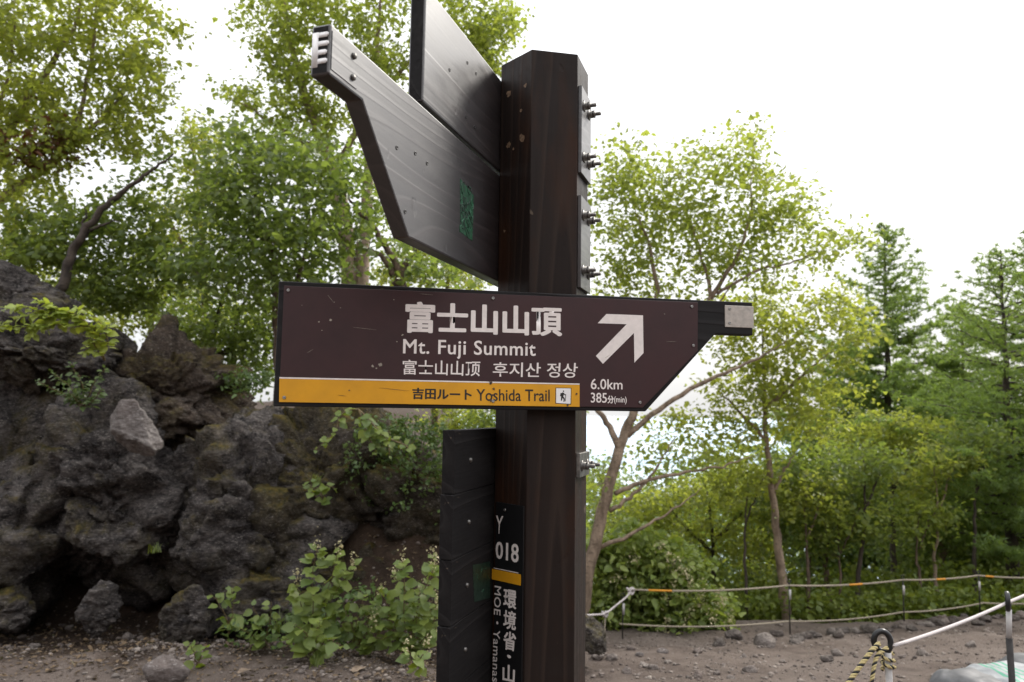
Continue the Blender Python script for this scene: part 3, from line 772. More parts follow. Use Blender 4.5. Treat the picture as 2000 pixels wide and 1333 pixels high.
def rock_verts(sub, radii, seed, cuts=14, rough=1.0, detail=True, faces=()):
    V, F = ico(sub); r = np.random.default_rng(seed)
    n = r.normal(size=(cuts, 3)); n /= np.linalg.norm(n, axis=1, keepdims=True)
    o = r.uniform(0.60, 0.95, cuts)
    if len(faces):
        fn = np.array([f[:3] for f in faces], float); fn /= np.linalg.norm(fn, axis=1, keepdims=True)
        n = np.concatenate([n, fn]); o = np.concatenate([o, [f[3] for f in faces]])
    dots = V @ n.T
    rad = np.where(dots > 0.05, o / np.maximum(dots, 0.05), 9.0)
    k = 34.0
    rr = -np.log(np.exp(-k * np.minimum(rad, 3)).sum(1) + math.exp(-k * 1.1)) / k
    W = V * np.clip(rr, 0.3, 1.2)[:, None] * np.array(radii)
    if detail:
        m = float(np.mean(radii)); off = r.uniform(-50, 50, 3)
        st = np.array([1, 1, 1.0]); ax = r.normal(size=3) * 0.25 + np.array([0.25, 0, 1]); ax /= np.linalg.norm(ax)
        lay = W + np.outer(W @ ax, ax) * 1.9                     # squeezed along the bedding
        d = 0.09 * m * fbm(W / m * 1.3 + off, 2)
        Wd = W + 0.05 * np.stack([perlin(W * 4 + off), perlin(W * 4 + off + 7), perlin(W * 4 + off + 13)], 1)
        for K, amp, tilt in ((26, 0.085, 0.42), (150, 0.030, 0.42), (620, 0.010, 0.35)) if sub >= 5 else ((14, 0.05, 0.3),):
            st = W[r.integers(len(W), size=K)]; g = r.normal(size=(K, 3)) * tilt; a0 = r.uniform(-1, 0.6, K) * amp * min(1, m * 1.3)
            best = np.full(len(W), 9e9); sec = best.copy(); idx = np.zeros(len(W), int)
            for q in range(K):                                   # broken blocks: each cell is a tilted plane of its own
                dd = ((Wd - st[q]) ** 2 @ np.array([1, 1, 1.7])); lt = dd < best
                sec = np.where(lt, best, np.minimum(sec, dd)); best = np.where(lt, dd, best); idx[lt] = q
            edge = np.sqrt(sec) - np.sqrt(best)
            d = d + a0[idx] + np.clip(((Wd - st[idx]) * g[idx]).sum(1), -amp, amp) - 0.45 * amp * np.exp(-edge / (amp * 0.35))
        rid = fbm(lay * 2.4 + off + 9, 5, 0.55, True)
        d += 0.022 * (rid - 0.6) + 0.020 * fbm(lay * 7.0 + off, 4, 0.62) + 0.012 * np.abs(fbm(lay * 22 + off, 3, 0.66))
        W = W + V * (d * rough * min(1.0, m / 0.45))[:, None]
    return W, F

def boulder(px, py, Y, radii, label, mat, seed, sub=6, rz=0.0, tilt=0.0, cat='boulder', name='boulder', group=None, rough=1.0, cuts=14, faces=()):
    W, F = rock_verts(sub, radii, seed, cuts, rough, True, faces)
    M = T(P(px, py, Y)) @ Matrix.Rotation(rz, 4, 'Z') @ Matrix.Rotation(tilt, 4, 'Y')
    o = add(name, mesh_np(name, W, F, sub >= 5), None, M, mat)
    return tag(o, label, cat, group)

boulder(0, 1020, 6.05, (1.20, 1.00, 1.06), 'huge dark lava boulder at the lower left with a pocked face', M_ROCK, 11, cuts=12, faces=[(-.1, -.75, .62, .60), (.15, -.9, .1, .78), (.1, -.75, -.75, .72)])
boulder(235, 975, 6.0, (0.62, 0.85, 0.90), 'bulging dark boulder under the pale slab', M_ROCK, 12, cuts=12, faces=[(.2, -.8, .5, .62), (.5, -.8, .05, .7), (-.1, -.7, -.8, .62)])
boulder(480, 1020, 6.2, (0.80, 0.85, 1.22), 'tall craggy boulder beside the knotweed', M_ROCK, 23, cuts=14, faces=[(.45, -.6, .70, .62), (.1, -.9, .25, .66), (-.5, -.8, .1, .72)])
boulder(312, 775, 6.45, (0.74, 0.60, 0.70), 'rusty jagged rock peak above the pale slab', M_ROCKR, 14, rough=1.2, cuts=10, faces=[(.62, -.35, .70, .50), (-.75, -.3, .62, .62), (0, -.85, .5, .6)])
boulder(25, 606, 6.35, (0.70, 0.6, 0.46), 'rounded boulder topmost at the left edge', M_ROCK, 15, tilt=0.15, cuts=10, rough=0.55, faces=[(.3, -.7, .6, .75), (.55, -.2, .8, .72)])
boulder(75, 690, 6.1, (0.72, 0.6, 0.36), 'overhanging ledge boulder under the pale vine', M_ROCK, 16, rz=-0.1, tilt=0.1, cuts=14, faces=[(.1, -.7, -.75, .55), (.1, -.7, .6, .6)])
boulder(120, 760, 7.0, (1.20, 0.55, 0.75), 'dark rock wall at the back of the cleft', M_ROCK, 26, 5, rz=0.1)
boulder(258, 836, 5.30, (0.24, 0.10, 0.19), 'pale grey weathered slab wedged in the dark rock', M_ROCKL, 29, 5, rz=0.2, tilt=0.5, faces=[(0, -.85, .5, .55), (.6, -.3, .6, .6), (-.8, -.2, -.1, .6), (.1, -.4, -.9, .6)], cat='rock', name='rock_slab', rough=0.45, cuts=9)
boulder(640, 965, 6.45, (0.95, 0.75, 0.90), 'mossy dark rock face behind the signboard planks', M_ROCKM, 18, rz=0.1, rough=1.3, cuts=20)
boulder(810, 1030, 6.55, (0.80, 0.75, 0.95), 'mossy outcrop next to the post planks', M_ROCKM, 19, rz=0.7, rough=1.2, cuts=20)
boulder(700, 1150, 6.05, (0.95, 0.42, 0.50), 'low mossy rock at the back of the knotweed patch', M_ROCKM, 27, 5, rough=1.2, cuts=18)
boulder(190, 1195, 5.25, (0.15, 0.15, 0.20), 'upright grey stone under the dark overhang', M_ROCK, 20, 5, cat='rock', name='rock')
boulder(370, 1205, 5.3, (0.20, 0.18, 0.24), 'blocky grey rock at the foot of the crag', M_ROCK, 21, 5, cat='rock', name='rock')
boulder(10, 1190, 5.35, (0.18, 0.2, 0.18), 'low rock at the far left foot of the boulders', M_ROCK, 22, 5, cat='rock', name='rock')
boulder(540, 1165, 5.7, (0.55, 0.3, 0.30), 'low dark rock behind the leafy knotweed', M_ROCK, 24, 5, cat='rock', name='rock')
boulder(1158, 1240, 5.3, (0.12, 0.16, 0.15), 'black rock half hidden beside the post', M_ROCK, 25, 5, cat='rock', name='rock')

STN = []
for sd in range(8):
    W, F = rock_verts(3, (1, 0.8, 0.62), 100 + sd, 9, 0.5)
    STN.append(mesh_np('stone', W, F, False))
def stone(px, py, size, label, mat, i, group=None, cat='stone'):
    q = on_ground(px, py); s = size / FPX * q[1] / 2
    me = STN[i % 8].copy(); me.materials.append(mat)
    o = add('stone', me, None, T((q[0], q[1], q[2] + s * (0.3 if size < 60 else 0.45))) @ Matrix.Rotation(i * 1.7, 4, 'Z') @ Matrix.Scale(s, 4))
    return tag(o, label, cat, group)
for i, (px, py, s, lb, mt) in enumerate([
    (322, 1330, 88, 'large pale stone at the bottom edge below the boulders', M_ROCKL),
    (251, 1249, 26, 'small bluish grey stone below the upright rock', M_STONE),
    (60, 1203, 28, 'rounded tan stone at the foot of the left boulder', M_STONE),
    (66, 1267, 24, 'greyish stone on the dirt at the lower left', M_STONE),
    (1294, 1276, 24, 'pale stone below the flowering bush', M_ROCKL),
    (1168, 1286, 26, 'flat tan stone beside the post', M_STONE),
    (1195, 1290, 24, 'brown stone among pebbles right of the post', M_STONE),
    (1250, 1283, 18, 'light stone left of the pale one under the bush', M_ROCKL),
    (1435, 1250, 46, 'upright dark stone at the right foot of the bush', M_STONED),
    (1493, 1262, 50, 'long pale grey stone beneath the lower rope', M_STONE),
    (1405, 1262, 30, 'dark stone tucked under the bush', M_STONED),
    (1617, 1292, 26, 'dark stone alone on the pale path', M_STONED),
    (1700, 1236, 40, 'dark angular stone behind the hooked stake', M_STONED),
    (1555, 1258, 24, 'dark stone at the base of the first rope stake', M_STONED)]):
    stone(px, py, s, lb, mt, i)
rg = np.random.default_rng(21)
for i in range(104):                                      # the low kerb of stones along the far edge of the path and strays
    if i < 34:
        t = i / 33; px = 1480 + 520 * t + rg.normal() * 6; py = 1252 - 46 * t ** 1.1 + rg.normal() * 4; s = rg.uniform(12, 30)
        stone(px, py, s, 'dark stone in the low row edging the far side of the path', M_STONED if rg.random() < .75 else M_STONE, i, 'stones edging the path')
    elif i < 78:
        px = rg.uniform(1150, 1960); py = 1262 + 68 * rg.random() ** 0.8; s = 8 + 20 * rg.random() ** 2
        stone(px, py, s, 'small stone lying loose on the path right of the post', M_STONE, i, 'loose stones on the path')
    else:
        px = rg.uniform(0, 830); py = rg.uniform(1225, 1330); s = rg.uniform(9, 20)
        stone(px, py, s, 'small stone in the litter below the boulders', M_STONE, i, 'loose stones below the boulders')

def build_gravel():
    acc = Acc(); r = np.random.default_rng(31)
    V0, F0 = ico(1)
    shapes = [V0 * (1 + 0.25 * r.normal(size=(len(V0), 1))).clip(0.6, 1.5) * np.array([1, .8, .6]) for _ in range(12)]
    n = 0
    pts = []
    while len(pts) < 11000:
        y = r.uniform(3.6, 8.6) if len(pts) < 7500 else r.uniform(3.7, 5.6); x = (r.uniform(-0.82, 0.82) if len(pts) < 7500 else r.uniform(-0.8, 0.05)) * y
        if perlin(np.array([[x * 1.2, y * 1.2, 3.0]]))[0] + r.normal() * 0.35 < -0.12: continue
        pts.append((x, y))
    pts = np.array(pts)
    p3 = np.c_[pts, np.zeros(len(pts))]
    z = ground_z(pts[:, 0], pts[:, 1]) + 0.05 * fbm(p3 * 0.9, 3) + 0.022 * fbm(p3 * 3.7, 3)
    sz = np.exp(r.normal(-4.75, 0.45, len(pts)))
    for (x, y), zz, s in zip(pts, z, sz):
        a = r.uniform(0, 6.28); R = np.array([[math.cos(a), -math.sin(a), 0], [math.sin(a), math.cos(a), 0], [0, 0, 1]])
        acc.put((shapes[r.integers(12)] * s) @ R.T + np.array([x, y, zz + s * 0.2]), None, F0)
    k = Nodes('gravel'); g = k.new('NewGeometry')
    k.pr(col=k.ramp(g.outputs['Random Per Island'], (0.0, (0.060, 0.047, 0.041)), (0.6, (0.15, 0.12, 0.103)), (1.0, (0.27, 0.23, 0.20))), rough=0.95)
    tag(add('gravel', acc.mesh('gravel'), None, None, k.m), 'loose brown and grey gravel strewn over the path', 'gravel', kind='stuff')
build_gravel()

# ------------------------------------------------------------------ leaves and trees
def leaf_arrays(pos, tip, nrm, L, W, fold=0.22):
    """each leaf two folded quads sharing a midrib"""
    tip = tip / (np.linalg.norm(tip, axis=1, keepdims=True) + 1e-9)
    b = np.cross(nrm, tip); b /= np.linalg.norm(b, axis=1, keepdims=True) + 1e-9
    n = np.cross(tip, b)
    L = np.asarray(L)[:, None]; W = np.asarray(W)[:, None]
    base = pos; top = pos + tip * L - n * L * 0.10
    l1 = pos + tip * L * 0.28 + b * W * 0.46 + n * W * fold; l2 = pos + tip * L * 0.66 + b * W * 0.36 + n * (W * fold * .7 - L * .03)
    r1 = pos + tip * L * 0.28 - b * W * 0.46 + n * W * fold; r2 = pos + tip * L * 0.66 - b * W * 0.36 + n * (W * fold * .7 - L * .03)
    V = np.stack([base, l1, l2, top, r2, r1], 1).reshape(-1, 3)
    i = np.arange(len(pos))[:, None] * 6
    Q = np.concatenate([i + np.array([[0, 3, 2, 1]]), i + np.array([[0, 5, 4, 3]])])
    return V, Q

def rand_leaves(r, pos, size, droop=0.35, flat_=0.55):
    n = len(pos)
    tip = r.normal(size=(n, 3)); tip[:, 2] = tip[:, 2] * 0.5 - droop
    nrm = r.normal(size=(n, 3)) * (1 - flat_); nrm[:, 2] += flat_
    L = size * np.exp(r.normal(-0.03, 0.27, n)).clip(0.4, 1.7)
    return leaf_arrays(pos, tip, nrm, L, L * r.uniform(0.6, 0.8, n))

def tree(label, limbs, blobs, Y, leaf, bark, seed, size=0.061, per=16, spread=0.098, dy=0.75, dens=1.0, group=None, name='tree', cat='tree', base=True, extra=None, droop=0.35, bd=0.0, lw=1.0):
    """limbs: [(r0 px, r1 px, [(px, py, dY), ...])] in the photo; blobs: (px, py, rx, ry, n[, dY]) crown lobes"""
    r = np.random.default_rng(seed)
    bark_acc = Acc(); nodes = []; nrad = []
    foot = None
    for li, (r0, r1, pl) in enumerate(limbs):
        pts = [P(p[0], p[1], Y + (p[2] if len(p) > 2 else 0)) for p in pl]
        if li == 0 and base:
            q = pts[0]; g = gz(q[0], q[1]) - 0.12
            if q[2] > g + 0.1: pts = [np.array([q[0] - 0.04 * (pts[1][0] - q[0]), q[1], g])] + pts
            foot = pts[0]
        s = spline(pts, max(8, 5 * len(pts)))
        s[1:] += r.normal(size=(len(s) - 1, 3)) * 0.008
        rad = (r0 + (r1 * 0.4 - r0) * np.linspace(0, 1, len(s)) ** 1.15) * lw / FPX * Y / 2
        if li == 0: rad[0] *= 1.25
        tube(bark_acc, s, rad, 8)
        nodes.append(s[1:]); nrad.append(rad[1:])
    if foot is None: foot = nodes[0][0]
    nodes = np.concatenate(nodes); nrad = np.concatenate(nrad)
    cl = []
    for b in blobs:
        px, py, rx, ry, n = b[:5]; d0 = (b[5] if len(b) > 5 else 0) + bd
        n = max(3, int(n * dens * 1.12))
        a = r.uniform(0, 2 * np.pi, n); q = np.sqrt(r.uniform(0, 1, n))
        w = 1 + 0.22 * np.sin(3 * a + r.uniform(0, 6)) + 0.12 * np.sin(7 * a + r.uniform(0, 6))
        for x, y, z in zip(px + rx * q * w * np.cos(a), py + ry * q * w * np.sin(a), Y + d0 + dy * np.sqrt(1 - q * q * .9) * r.uniform(-1, 1, n)):
            cl.append(P(x, y, z))
    cl = np.array(cl)
    d = np.array([np.min(np.linalg.norm(nodes - c, axis=1)) for c in cl])
    leaves_at = []
    for c in cl[np.argsort(d)]:
        dist = np.linalg.norm(nodes - c, axis=1) + 0.25 * np.maximum(0, nodes[:, 2] - c[2])
        j = int(np.argmin(dist)); p0 = nodes[j]; ln = np.linalg.norm(c - p0)
        if ln > 0.04:
            t = np.linspace(0, 1, 6)[:, None]
            bend = np.array([0, 0, 1.0]) * 0.12 * ln + r.normal(size=3) * 0.07 * ln
            s = p0 * (1 - t) + c * t + bend * np.sin(np.pi * t) * (1 - 0.4 * t)
            ra = min(nrad[j] * 0.7, 0.003 + 0.010 * ln)
            rad = np.linspace(ra, 0.0018, 6)
            tube(bark_acc, s, rad, 4 if ra < 0.012 else 5, False)
            nodes = np.concatenate([nodes, s[1:]]); nrad = np.concatenate([nrad, rad[1:]])
            m = max(4, int(per * r.uniform(0.6, 1.4)))
            tt = np.clip(1.05 - np.abs(r.normal(size=m)) * 0.35, 0.1, 1.1)[:, None]
            pos = p0 * (1 - tt) + c * tt + r.normal(size=(m, 3)) * spread * np.array([1, 1, 0.62])
        else:
            m = per; pos = c + r.normal(size=(m, 3)) * spread
        leaves_at.append(pos)
    pos = np.concatenate(leaves_at)
    V, Q = rand_leaves(r, pos, size, droop)
    o = empty(name, foot, label, cat, group)
    add('trunk', bark_acc.mesh('trunk', True), o, None, bark)
    c = add('crown', mesh_np('crown', V, Q), o, None, leaf); c['kind'] = 'stuff'
    if extra:
        pos = np.concatenate([P(px, py, Y + dz) + r.normal(size=(n, 3)) * np.array([sx, .12, sz]) for px, py, dz, n, sx, sz in extra[1]])
        V, Q = rand_leaves(r, pos, size * 1.1)
        e = add('dead_foliage', mesh_np('dead_foliage', V, Q), o, None, extra[0]); e['kind'] = 'stuff'
    return o

# left, behind the boulders
tree('tall yellow green tree filling the upper left corner', [(30, 14, [(-70, 640), (-50, 470), (0, 392), (100, 320), (190, 240), (250, 170)]), (20, 8, [(-40, 420), (20, 250), (75, 165), (112, 105), (150, 40), (170, -60)]),
     (14, 6, [(100, 320), (140, 265), (165, 190), (185, 60), (190, -40)]), (12, 5, [(-45, 440), (-20, 300), (20, 120), (30, 0)])],
     [(90, 30, 160, 70, 150), (250, 60, 85, 90, 90), (270, 170, 70, 80, 80), (60, 150, 110, 90, 110), (60, 260, 110, 80, 130), (210, 260, 100, 60, 80), (50, 380, 70, 60, 60), (-80, 200, 100, 250, 120), (60, 470, 70, 40, 36), (130, -60, 200, 60, 70), (20, 500, 60, 30, 30)],
     8.0, L_YEL, M_BARKT, 1, dens=0.95, extra=(L_DEAD, [(70, 295, -.3, 260, .20, .10), (110, 270, -.3, 120, .10, .10)]))
tree('dark leaning tree rising from behind the top left boulder', [(26, 8, [(105, 620), (122, 560), (140, 500), (165, 455), (212, 398), (245, 372), (290, 335), (340, 302)]), (9, 4, [(165, 455), (200, 440), (235, 430)]), (8, 3, [(150, 480), (165, 430), (168, 400)])],
     [(160, 420, 50, 26, 14), (120, 470, 80, 55, 50), (240, 460, 90, 65, 70), (60, 480, 70, 50, 46), (270, 540, 90, 70, 70), (310, 330, 40, 30, 10), (170, 560, 90, 50, 50), (230, 380, 40, 22, 10)],
     6.9, L_MID, M_BARKD, 2, dens=1.1, dy=0.45, bd=0.55)
tree('tall pale barked birch behind the arrow boards', [(42, 12, [(690, 800), (684, 560), (672, 430), (650, 330), (615, 240), (585, 150), (560, 40), (550, -60)]), (34, 10, [(700, 760), (706, 540), (715, 420), (722, 260), (735, 120), (745, -20)]),
     (20, 8, [(672, 430), (650, 360), (700, 250), (800, 120), (900, 40)]), (12, 5, [(640, 300), (560, 260), (500, 220), (445, 190)]), (14, 6, [(720, 300), (850, 150), (950, 60)])],
     [(540, 50, 75, 80, 95), (660, 30, 110, 60, 110), (620, 140, 110, 70, 110), (540, 190, 80, 50, 60), (470, 180, 40, 26, 14), (740, 90, 70, 80, 80), (900, 40, 90, 60, 90), (960, 70, 45, 50, 40), (920, 120, 60, 50, 44), (640, 240, 90, 50, 70), (760, 190, 50, 60, 40), (860, -30, 150, 50, 60), (600, -50, 150, 50, 60), (990, 30, 26, 30, 14), (960, 130, 24, 40, 14)],
     9.0, L_BIRCH, M_BARKT, 3, dens=0.95)
tree('dense green tree left of the arrow boards', [(24, 9, [(545, 740), (540, 600), (532, 500), (505, 420), (490, 330)]), (18, 6, [(800, 600), (772, 515), (735, 455), (700, 410), (655, 360)]), (13, 5, [(770, 540), (742, 500), (690, 480), (640, 440)]), (13, 5, [(560, 620), (590, 520), (600, 440)]), (20, 8, [(772, 560), (800, 505), (820, 470)])],
     [(560, 400, 130, 90, 170), (650, 330, 90, 60, 90), (470, 300, 80, 60, 70), (440, 400, 80, 70, 90), (500, 480, 120, 70, 130), (620, 470, 90, 60, 80), (560, 300, 90, 50, 70), (420, 520, 90, 60, 90), (760, 420, 50, 60, 40), (790, 500, 40, 36, 26), (560, 560, 110, 40, 60), (860, 530, 60, 26, 26)],
     7.4, L_GRN, M_BARKM, 4, size=0.066, dens=0.66, spread=0.13, dy=1.0)
tree('bright yellow green tree between the leaning tree and the birch', [(16, 6, [(395, 760), (400, 560), (392, 430), (380, 330), (372, 240)]), (12, 5, [(398, 560), (350, 470), (320, 400)]), (12, 5, [(300, 720), (290, 600), (260, 520)])],
     [(390, 260, 55, 40, 40), (400, 340, 75, 60, 80), (350, 420, 80, 60, 80), (330, 500, 80, 60, 80), (300, 590, 110, 70, 110), (210, 600, 90, 60, 80), (430, 620, 100, 60, 90), (120, 560, 70, 50, 40)],
     10.0, L_YEL, M_BARKT, 5, dens=0.9, size=.060)
tree('shaded green tree behind the jagged rock peak', [(18, 7, [(420, 800), (415, 680), (430, 600), (455, 520)]), (14, 5, [(420, 700), (480, 660), (520, 620)]), (12, 5, [(455, 760), (460, 640), (500, 540)])],
     [(480, 620, 90, 60, 90), (430, 690, 80, 50, 70), (520, 680, 60, 70, 60), (360, 620, 70, 50, 50), (480, 730, 60, 40, 46), (520, 560, 60, 40, 30)],
     8.6, L_GRN, M_BARKD, 6, dens=0.85, size=.058, spread=0.12)
tree('slender tree glimpsed under the lower arrow board', [(16, 8, [(850, 800), (868, 620), (880, 520), (890, 440)]), (10, 5, [(868, 620), (830, 540), (800, 480)])],
     [(820, 530, 90, 34, 50), (900, 545, 70, 26, 34), (860, 480, 90, 50, 50), (890, 820, 70, 30, 46), (930, 840, 40, 30, 24), (760, 540, 60, 26, 26)],
     11.0, L_YEL, M_BARKM, 7, dens=1.1, size=.06)

# right, beyond the rope fence
tree('forked tan barked tree right of the post', [(42, 16, [(1140, 1175), (1160, 1070), (1190, 945), (1212, 870), (1238, 800), (1262, 710), (1282, 600), (1272, 500), (1250, 430)]), (20, 8, [(1212, 880), (1178, 815), (1140, 770), (1110, 700)]),
     (17, 6, [(1225, 852), (1300, 790), (1400, 735), (1480, 700), (1540, 660)]), (13, 5, [(1200, 965), (1260, 940), (1340, 922), (1420, 908), (1470, 890)]), (12, 5, [(1190, 1000), (1250, 955), (1290, 900), (1320, 850)]), (12, 5, [(1172, 1070), (1230, 1045), (1300, 1005), (1370, 955)]),
     (22, 7, [(1240, 800), (1330, 680), (1385, 590), (1375, 520), (1350, 430)]), (14, 5, [(1385, 590), (1440, 500), (1465, 420), (1470, 330)]), (10, 4, [(1400, 575), (1480, 530), (1550, 512), (1600, 490)]), (10, 4, [(1330, 680), (1400, 600), (1440, 540)])],
     [(1230, 310, 50, 40, 30), (1270, 360, 80, 60, 70), (1370, 350, 90, 60, 85), (1450, 290, 50, 50, 46), (1500, 380, 70, 60, 75), (1300, 430, 100, 40, 60), (1430, 440, 110, 36, 60), (1220, 470, 60, 60, 50), (1190, 400, 40, 50, 26), (1540, 440, 40, 50, 30), (1620, 465, 60, 26, 28), (1600, 505, 34, 34, 18), (1665, 470, 20, 16, 5),
      (1200, 560, 50, 30, 26), (1480, 500, 60, 36, 26), (1350, 520, 60, 30, 18), (1180, 700, 40, 90, 26), (1270, 900, 60, 40, 24), (1170, 950, 30, 40, 12), (1340, 560, 60, 30, 20), (1380, 900, 60, 24, 16), (1320, 480, 110, 50, 50), (1250, 540, 70, 50, 36), (1500, 560, 60, 40, 20), (1420, 500, 80, 40, 34), (1560, 400, 36, 40, 16), (1190, 330, 40, 50, 14)],
     7.6, L_BIRCH, M_BARKT, 11, dens=0.62, dy=0.7, bd=0.25, lw=0.72, size=0.056, spread=0.12)
tree('thin trunked tree behind the first rope stake', [(20, 8, [(1545, 1290), (1530, 1150), (1517, 1040), (1506, 950), (1497, 860), (1492, 760), (1488, 640)]), (9, 4, [(1510, 965), (1530, 920), (1550, 890)]), (8, 4, [(1497, 860), (1440, 800), (1400, 760)]), (9, 4, [(1494, 800), (1560, 740), (1620, 690)])],
     [(1430, 620, 80, 46, 60), (1540, 610, 90, 50, 70), (1640, 610, 60, 50, 44), (1560, 700, 120, 60, 110), (1440, 730, 90, 50, 60), (1340, 840, 90, 40, 44), (1480, 800, 100, 50, 70), (1590, 790, 90, 60, 80), (1420, 880, 90, 40, 40), (1690, 640, 24, 40, 14)],
     9.0, L_YEL, M_BARKT, 12, dens=0.72)
tree('yellow crowned young tree in front of the larch', [(15, 6, [(1748, 1290), (1745, 1120), (1742, 980), (1738, 850)]), (8, 4, [(1743, 1000), (1700, 930), (1670, 880)]), (8, 4, [(1742, 960), (1790, 890), (1820, 850)])],
     [(1740, 840, 70, 40, 60), (1680, 870, 80, 50, 80), (1800, 860, 80, 50, 70), (1740, 940, 110, 50, 80), (1650, 960, 80, 40, 60)],
     11.0, L_YEL, M_BARKD, 13, dens=1.2, size=.056)
tree('leafy crooked tree left of the yellow crowned one', [(14, 6, [(1630, 1290), (1618, 1160), (1612, 1080), (1622, 1010), (1640, 930)]), (9, 4, [(1612, 1080), (1585, 1040), (1560, 980)]), (9, 4, [(1615, 1060), (1660, 1020), (1690, 980)]), (10, 6, [(1590, 1290), (1575, 1180), (1585, 1080)])],
     [(1600, 930, 110, 60, 100), (1540, 990, 80, 50, 60), (1660, 1000, 90, 50, 70), (1600, 1050, 90, 36, 50), (1520, 920, 60, 40, 40)],
     10.0, L_MID, M_BARKM, 14, dens=1.2)
tree('rounded bright green tree behind the flowering bush', [(12, 6, [(1400, 1290), (1395, 1140), (1390, 1040), (1380, 960)]), (8, 4, [(1392, 1080), (1330, 1020), (1300, 980)]), (8, 4, [(1392, 1060), (1450, 1000), (1480, 960)])],
     [(1320, 990, 90, 50, 80), (1420, 960, 90, 46, 70), (1250, 1010, 70, 50, 50), (1460, 1020, 90, 50, 70), (1360, 1060, 120, 40, 70), (1200, 1080, 60, 50, 40), (1480, 1100, 60, 40, 30)],
     10.5, L_YEL, M_BARKD, 15, dens=1.2, size=.056)
tree('green tree under the tall larch at the right edge', [(14, 6, [(1850, 1270), (1842, 1120), (1835, 1000), (1850, 900)]), (10, 5, [(1840, 1090), (1880, 1010), (1910, 950)]), (9, 4, [(1838, 1060), (1800, 1000), (1770, 960)])],
     [(1850, 930, 90, 50, 80), (1920, 980, 80, 60, 70), (1800, 1000, 90, 50, 80), (1890, 1060, 100, 50, 80), (1780, 1080, 80, 40, 60), (1980, 1040, 60, 70, 50), (1840, 870, 60, 30, 30)],
     12.0, L_MID, M_BARKT, 16, dens=1.25, size=.058)
for i, (px, lb) in enumerate([(1190, 'shaded tree deep in the wood right of the post'), (1330, 'shaded tree deep in the wood behind the flowering bush'), (1470, 'shaded tree deep in the wood left of the first rope stake'), (1600, 'shaded tree deep in the wood between the first two rope stakes'),
                              (1700, 'shaded tree deep in the wood left of the second rope stake'), (1810, 'shaded tree deep in the wood right of the second rope stake'), (1920, 'shaded tree deep in the wood behind the last rope stake'), (2010, 'shaded tree deep in the wood at the right edge')]):
    r_ = np.random.default_rng(60 + i); yy = 13.5 + 2.2 * r_.random()
    tree(lb, [(13, 6, [(px, 1330), (px + r_.normal() * 8, 1180), (px + r_.normal() * 12, 1040), (px + r_.normal() * 16, 920)]), (8, 4, [(px, 1090), (px + 40, 1030), (px + 60, 980)])],
         [(px - 30, 1000, 80, 50, 60), (px + 40, 1050, 80, 50, 60), (px, 1130, 90, 50, 80), (px + 20, 1200, 90, 40, 60), (px - 10, 940, 60, 30, 26)],
         yy, L_DRK if i % 2 else L_MID, M_BARKD, 70 + i, dens=1.1, size=0.075, spread=0.26, per=14, group='shaded trees deep in the wood', dy=1.6)

def larch(label, px, apex, Y, halfw, low, seed, lean=0):
    r = np.random.default_rng(seed); top = P(px, apex, Y); ft = P(px + lean, apex + 900, Y)
    base = np.array([ft[0], Y, gz(ft[0], Y) - 0.1])
    H = top[2] - base[2]; bk = Acc(); pos = []; tip = []
    zz = np.linspace(0, 1, 24)[:, None]
    tr = base * (1 - zz) + top * zz; tr[1:-1, :2] += r.normal(size=(22, 2)) * 0.012
    tube(bk, tr, np.linspace(0.0095 * Y, 0.008, 24), 8)
    zlow = (P(px, low, Y)[2] - base[2]) / H
    n = int(H * (1 - zlow) / 0.042)
    hw = halfw / FPX * Y
    for i in range(n):
        t = zlow + (1 - zlow) * (i + r.random()) / n
        u = (1 - t) / (1 - zlow)
        ln = hw * (0.04 + 0.96 * min(1, u * 1.45) ** 0.9) * r.uniform(0.55, 1.12)
        p0 = base * (1 - t) + top * t; az = r.uniform(0, 2 * math.pi)
        d = np.array([math.cos(az), math.sin(az), 0]); m = max(5, int(ln / 0.10))
        s = np.linspace(0, 1, m)[:, None]
        el = 0.38 - 0.42 * min(1, u * 1.6) + r.normal() * 0.07
        br = p0 + d * ln * s + UPV * (ln * (el * s + 0.22 * s ** 2))
        br += r.normal(size=br.shape) * 0.012
        tube(bk, br, np.linspace(0.010 + 0.006 * ln, 0.002, m), 4, False)
        side = np.array([-d[1], d[0], 0])
        for j in range(1, m):
            k_ = r.integers(2, 4) if ln > 0.3 else 1
            for _ in range(k_):
                sl = ln * 0.22 * r.uniform(0.4, 1.1) * (1 - 0.6 * s[j, 0]) + 0.04
                sd = side * r.choice([-1, 1]) * r.uniform(0.5, 1) + d * 0.5 + UPV * r.uniform(-0.45, 0.15)
                nt = max(3, int(sl / 0.035)); w = np.linspace(0.08, 1, nt)[:, None]
                pos.append(br[j] + sd * sl * w); 
    c = np.concatenate(pos); c = np.repeat(c, 4, axis=0)
    tip = r.normal(size=(len(c), 3)); tip[:, 2] += 0.25
    nr = r.normal(size=(len(c), 3))
    L = r.uniform(0.06, 0.10, len(c)) * (Y / 14)
    tip /= np.linalg.norm(tip, axis=1, keepdims=True); b = np.cross(tip, nr); b /= np.linalg.norm(b, axis=1, keepdims=True)
    w = (L * 0.15)[:, None]
    V = np.stack([c - b * w, c + b * w, c + tip * L[:, None]], 1).reshape(-1, 3)
    Tt = np.arange(len(c) * 3).reshape(-1, 3)
    o = empty('larch_tree', base, label, 'larch', 'larches')
    add('trunk', bk.mesh('trunk', True), o, None, M_BARKD)
    cr = add('crown', mesh_np('crown', V, Tt), o, None, L_LARCH); cr['kind'] = 'stuff'
larch('slim larch with a bare pointed top against the sky', 1728, 440, 15.0, 235, 1080, 41, 16)
larch('tall full larch near the right edge', 1955, 490, 10.8, 290, 1080, 42, 34)
larch('larch cut by the right edge of the view', 2018, 455, 13.0, 280, 1080, 43, 10)
